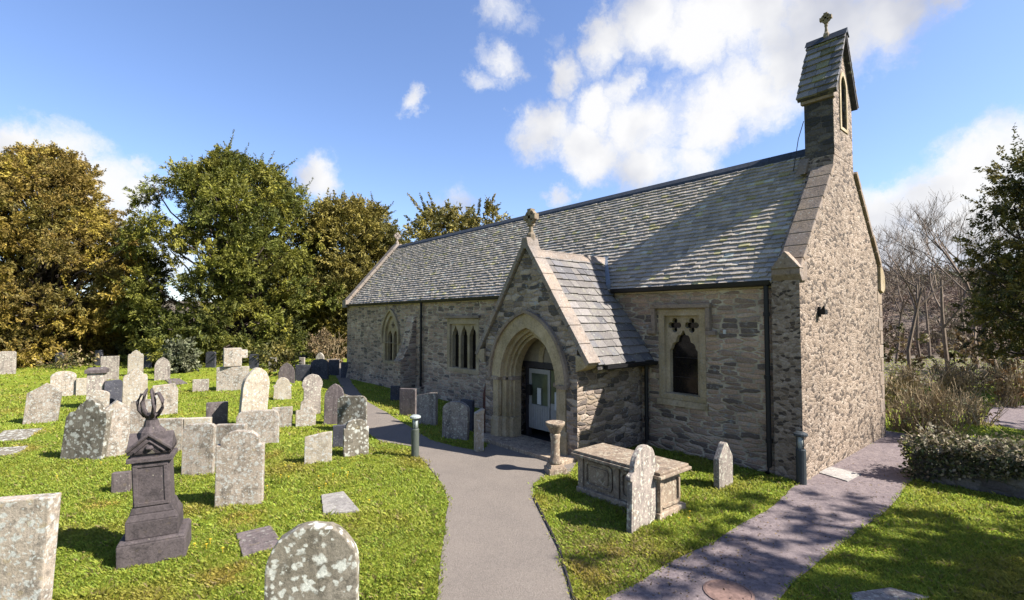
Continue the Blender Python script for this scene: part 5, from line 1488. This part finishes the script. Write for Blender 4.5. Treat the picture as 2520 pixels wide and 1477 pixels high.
for px, py, r_, am in CLOUDS:
    d_ = ray(px, py); c_ = d_.normalized(); rr = r_ / GF / d_.length * 1.0
    dn = N.new('ShaderNodeVectorMath'); dn.operation = 'DISTANCE'; L.new(vm.outputs[0], dn.inputs[0]); dn.inputs[1].default_value = c_
    mr = N.new('ShaderNodeMapRange'); mr.interpolation_type = 'SMOOTHSTEP'
    L.new(dn.outputs['Value'], mr.inputs[0]); mr.inputs[1].default_value = rr * 1.8; mr.inputs[2].default_value = rr * .1; mr.inputs[3].default_value = 0; mr.inputs[4].default_value = am
    acc = mr.outputs[0] if acc is None else mth('MAXIMUM', acc, mr.outputs[0])
nz2 = N.new('ShaderNodeTexNoise'); nz2.inputs['Scale'].default_value = 9; nz2.inputs['Detail'].default_value = 10; nz2.inputs['Roughness'].default_value = .66
L.new(vm.outputs[0], nz2.inputs['Vector'])
dens = mth('ADD', acc, mth('MULTIPLY', mth('SUBTRACT', nz2.outputs[0], .5), 1.1))
mr = N.new('ShaderNodeMapRange'); mr.interpolation_type = 'SMOOTHSTEP'; L.new(dens, mr.inputs[0]); mr.inputs[1].default_value = .30; mr.inputs[2].default_value = .95
gate = N.new('ShaderNodeMapRange'); L.new(acc, gate.inputs[0]); gate.inputs[1].default_value = .02; gate.inputs[2].default_value = .25
cm = mth('MULTIPLY', mr.outputs[0], gate.outputs[0])
nz3 = N.new('ShaderNodeTexNoise'); nz3.inputs['Scale'].default_value = 4.2; nz3.inputs['Detail'].default_value = 5
off_ = N.new('ShaderNodeVectorMath'); off_.operation = 'ADD'; off_.inputs[1].default_value = (.3, .7, .06); L.new(tc.outputs['Generated'], off_.inputs[0]); L.new(off_.outputs[0], nz3.inputs['Vector'])
cr = N.new('ShaderNodeValToRGB'); cr.color_ramp.elements[0].position = .36; cr.color_ramp.elements[0].color = (3.0, 3.15, 3.7, 1); cr.color_ramp.elements[1].position = .58; cr.color_ramp.elements[1].color = (5.3, 5.3, 5.35, 1)
L.new(nz3.outputs[0], cr.inputs[0])
mx = N.new('ShaderNodeMix'); mx.data_type = 'RGBA'; L.new(cm, mx.inputs[0]); tint = N.new('ShaderNodeMix'); tint.data_type = 'RGBA'; tint.blend_type = 'MULTIPLY'; tint.inputs[0].default_value = 1; L.new(sky.outputs[0], tint.inputs[6]); tint.inputs[7].default_value = (1.10, 1.13, 1.32, 1); L.new(tint.outputs[2], mx.inputs[6]); L.new(cr.outputs[0], mx.inputs[7])
L.new(mx.outputs[2], bg.inputs[0])

sl = bpy.data.lights.new('Sun', 'SUN'); sl.energy = 5.0; sl.angle = R(.53); sl.color = (1, .955, .90)
so = bpy.data.objects.new('Sun', sl); COL.objects.link(so); so.rotation_euler = SUN.to_track_quat('Z', 'Y').to_euler(); so.location = SUN * 40

# ------------------------------------------------------------------ camera
cd = bpy.data.cameras.new('Camera'); cam = bpy.data.objects.new('Camera', cd); COL.objects.link(cam)
cam.location = CAM; cam.rotation_euler = (math.pi / 2 + PITCH, 0, -YAW)
cd.sensor_width = 36; cd.lens = 36 * GF / GW; cd.clip_start = .05; cd.clip_end = 3000
S.camera = cam
S.view_settings.view_transform = 'Standard'; S.view_settings.look = 'None'
S.view_settings.exposure = 1.6; S.view_settings.gamma = 1
S.render.engine = 'CYCLES'
S.cycles.max_bounces = 6; S.cycles.diffuse_bounces = 3; S.cycles.transparent_max_bounces = 4
S.cycles.use_denoising = True
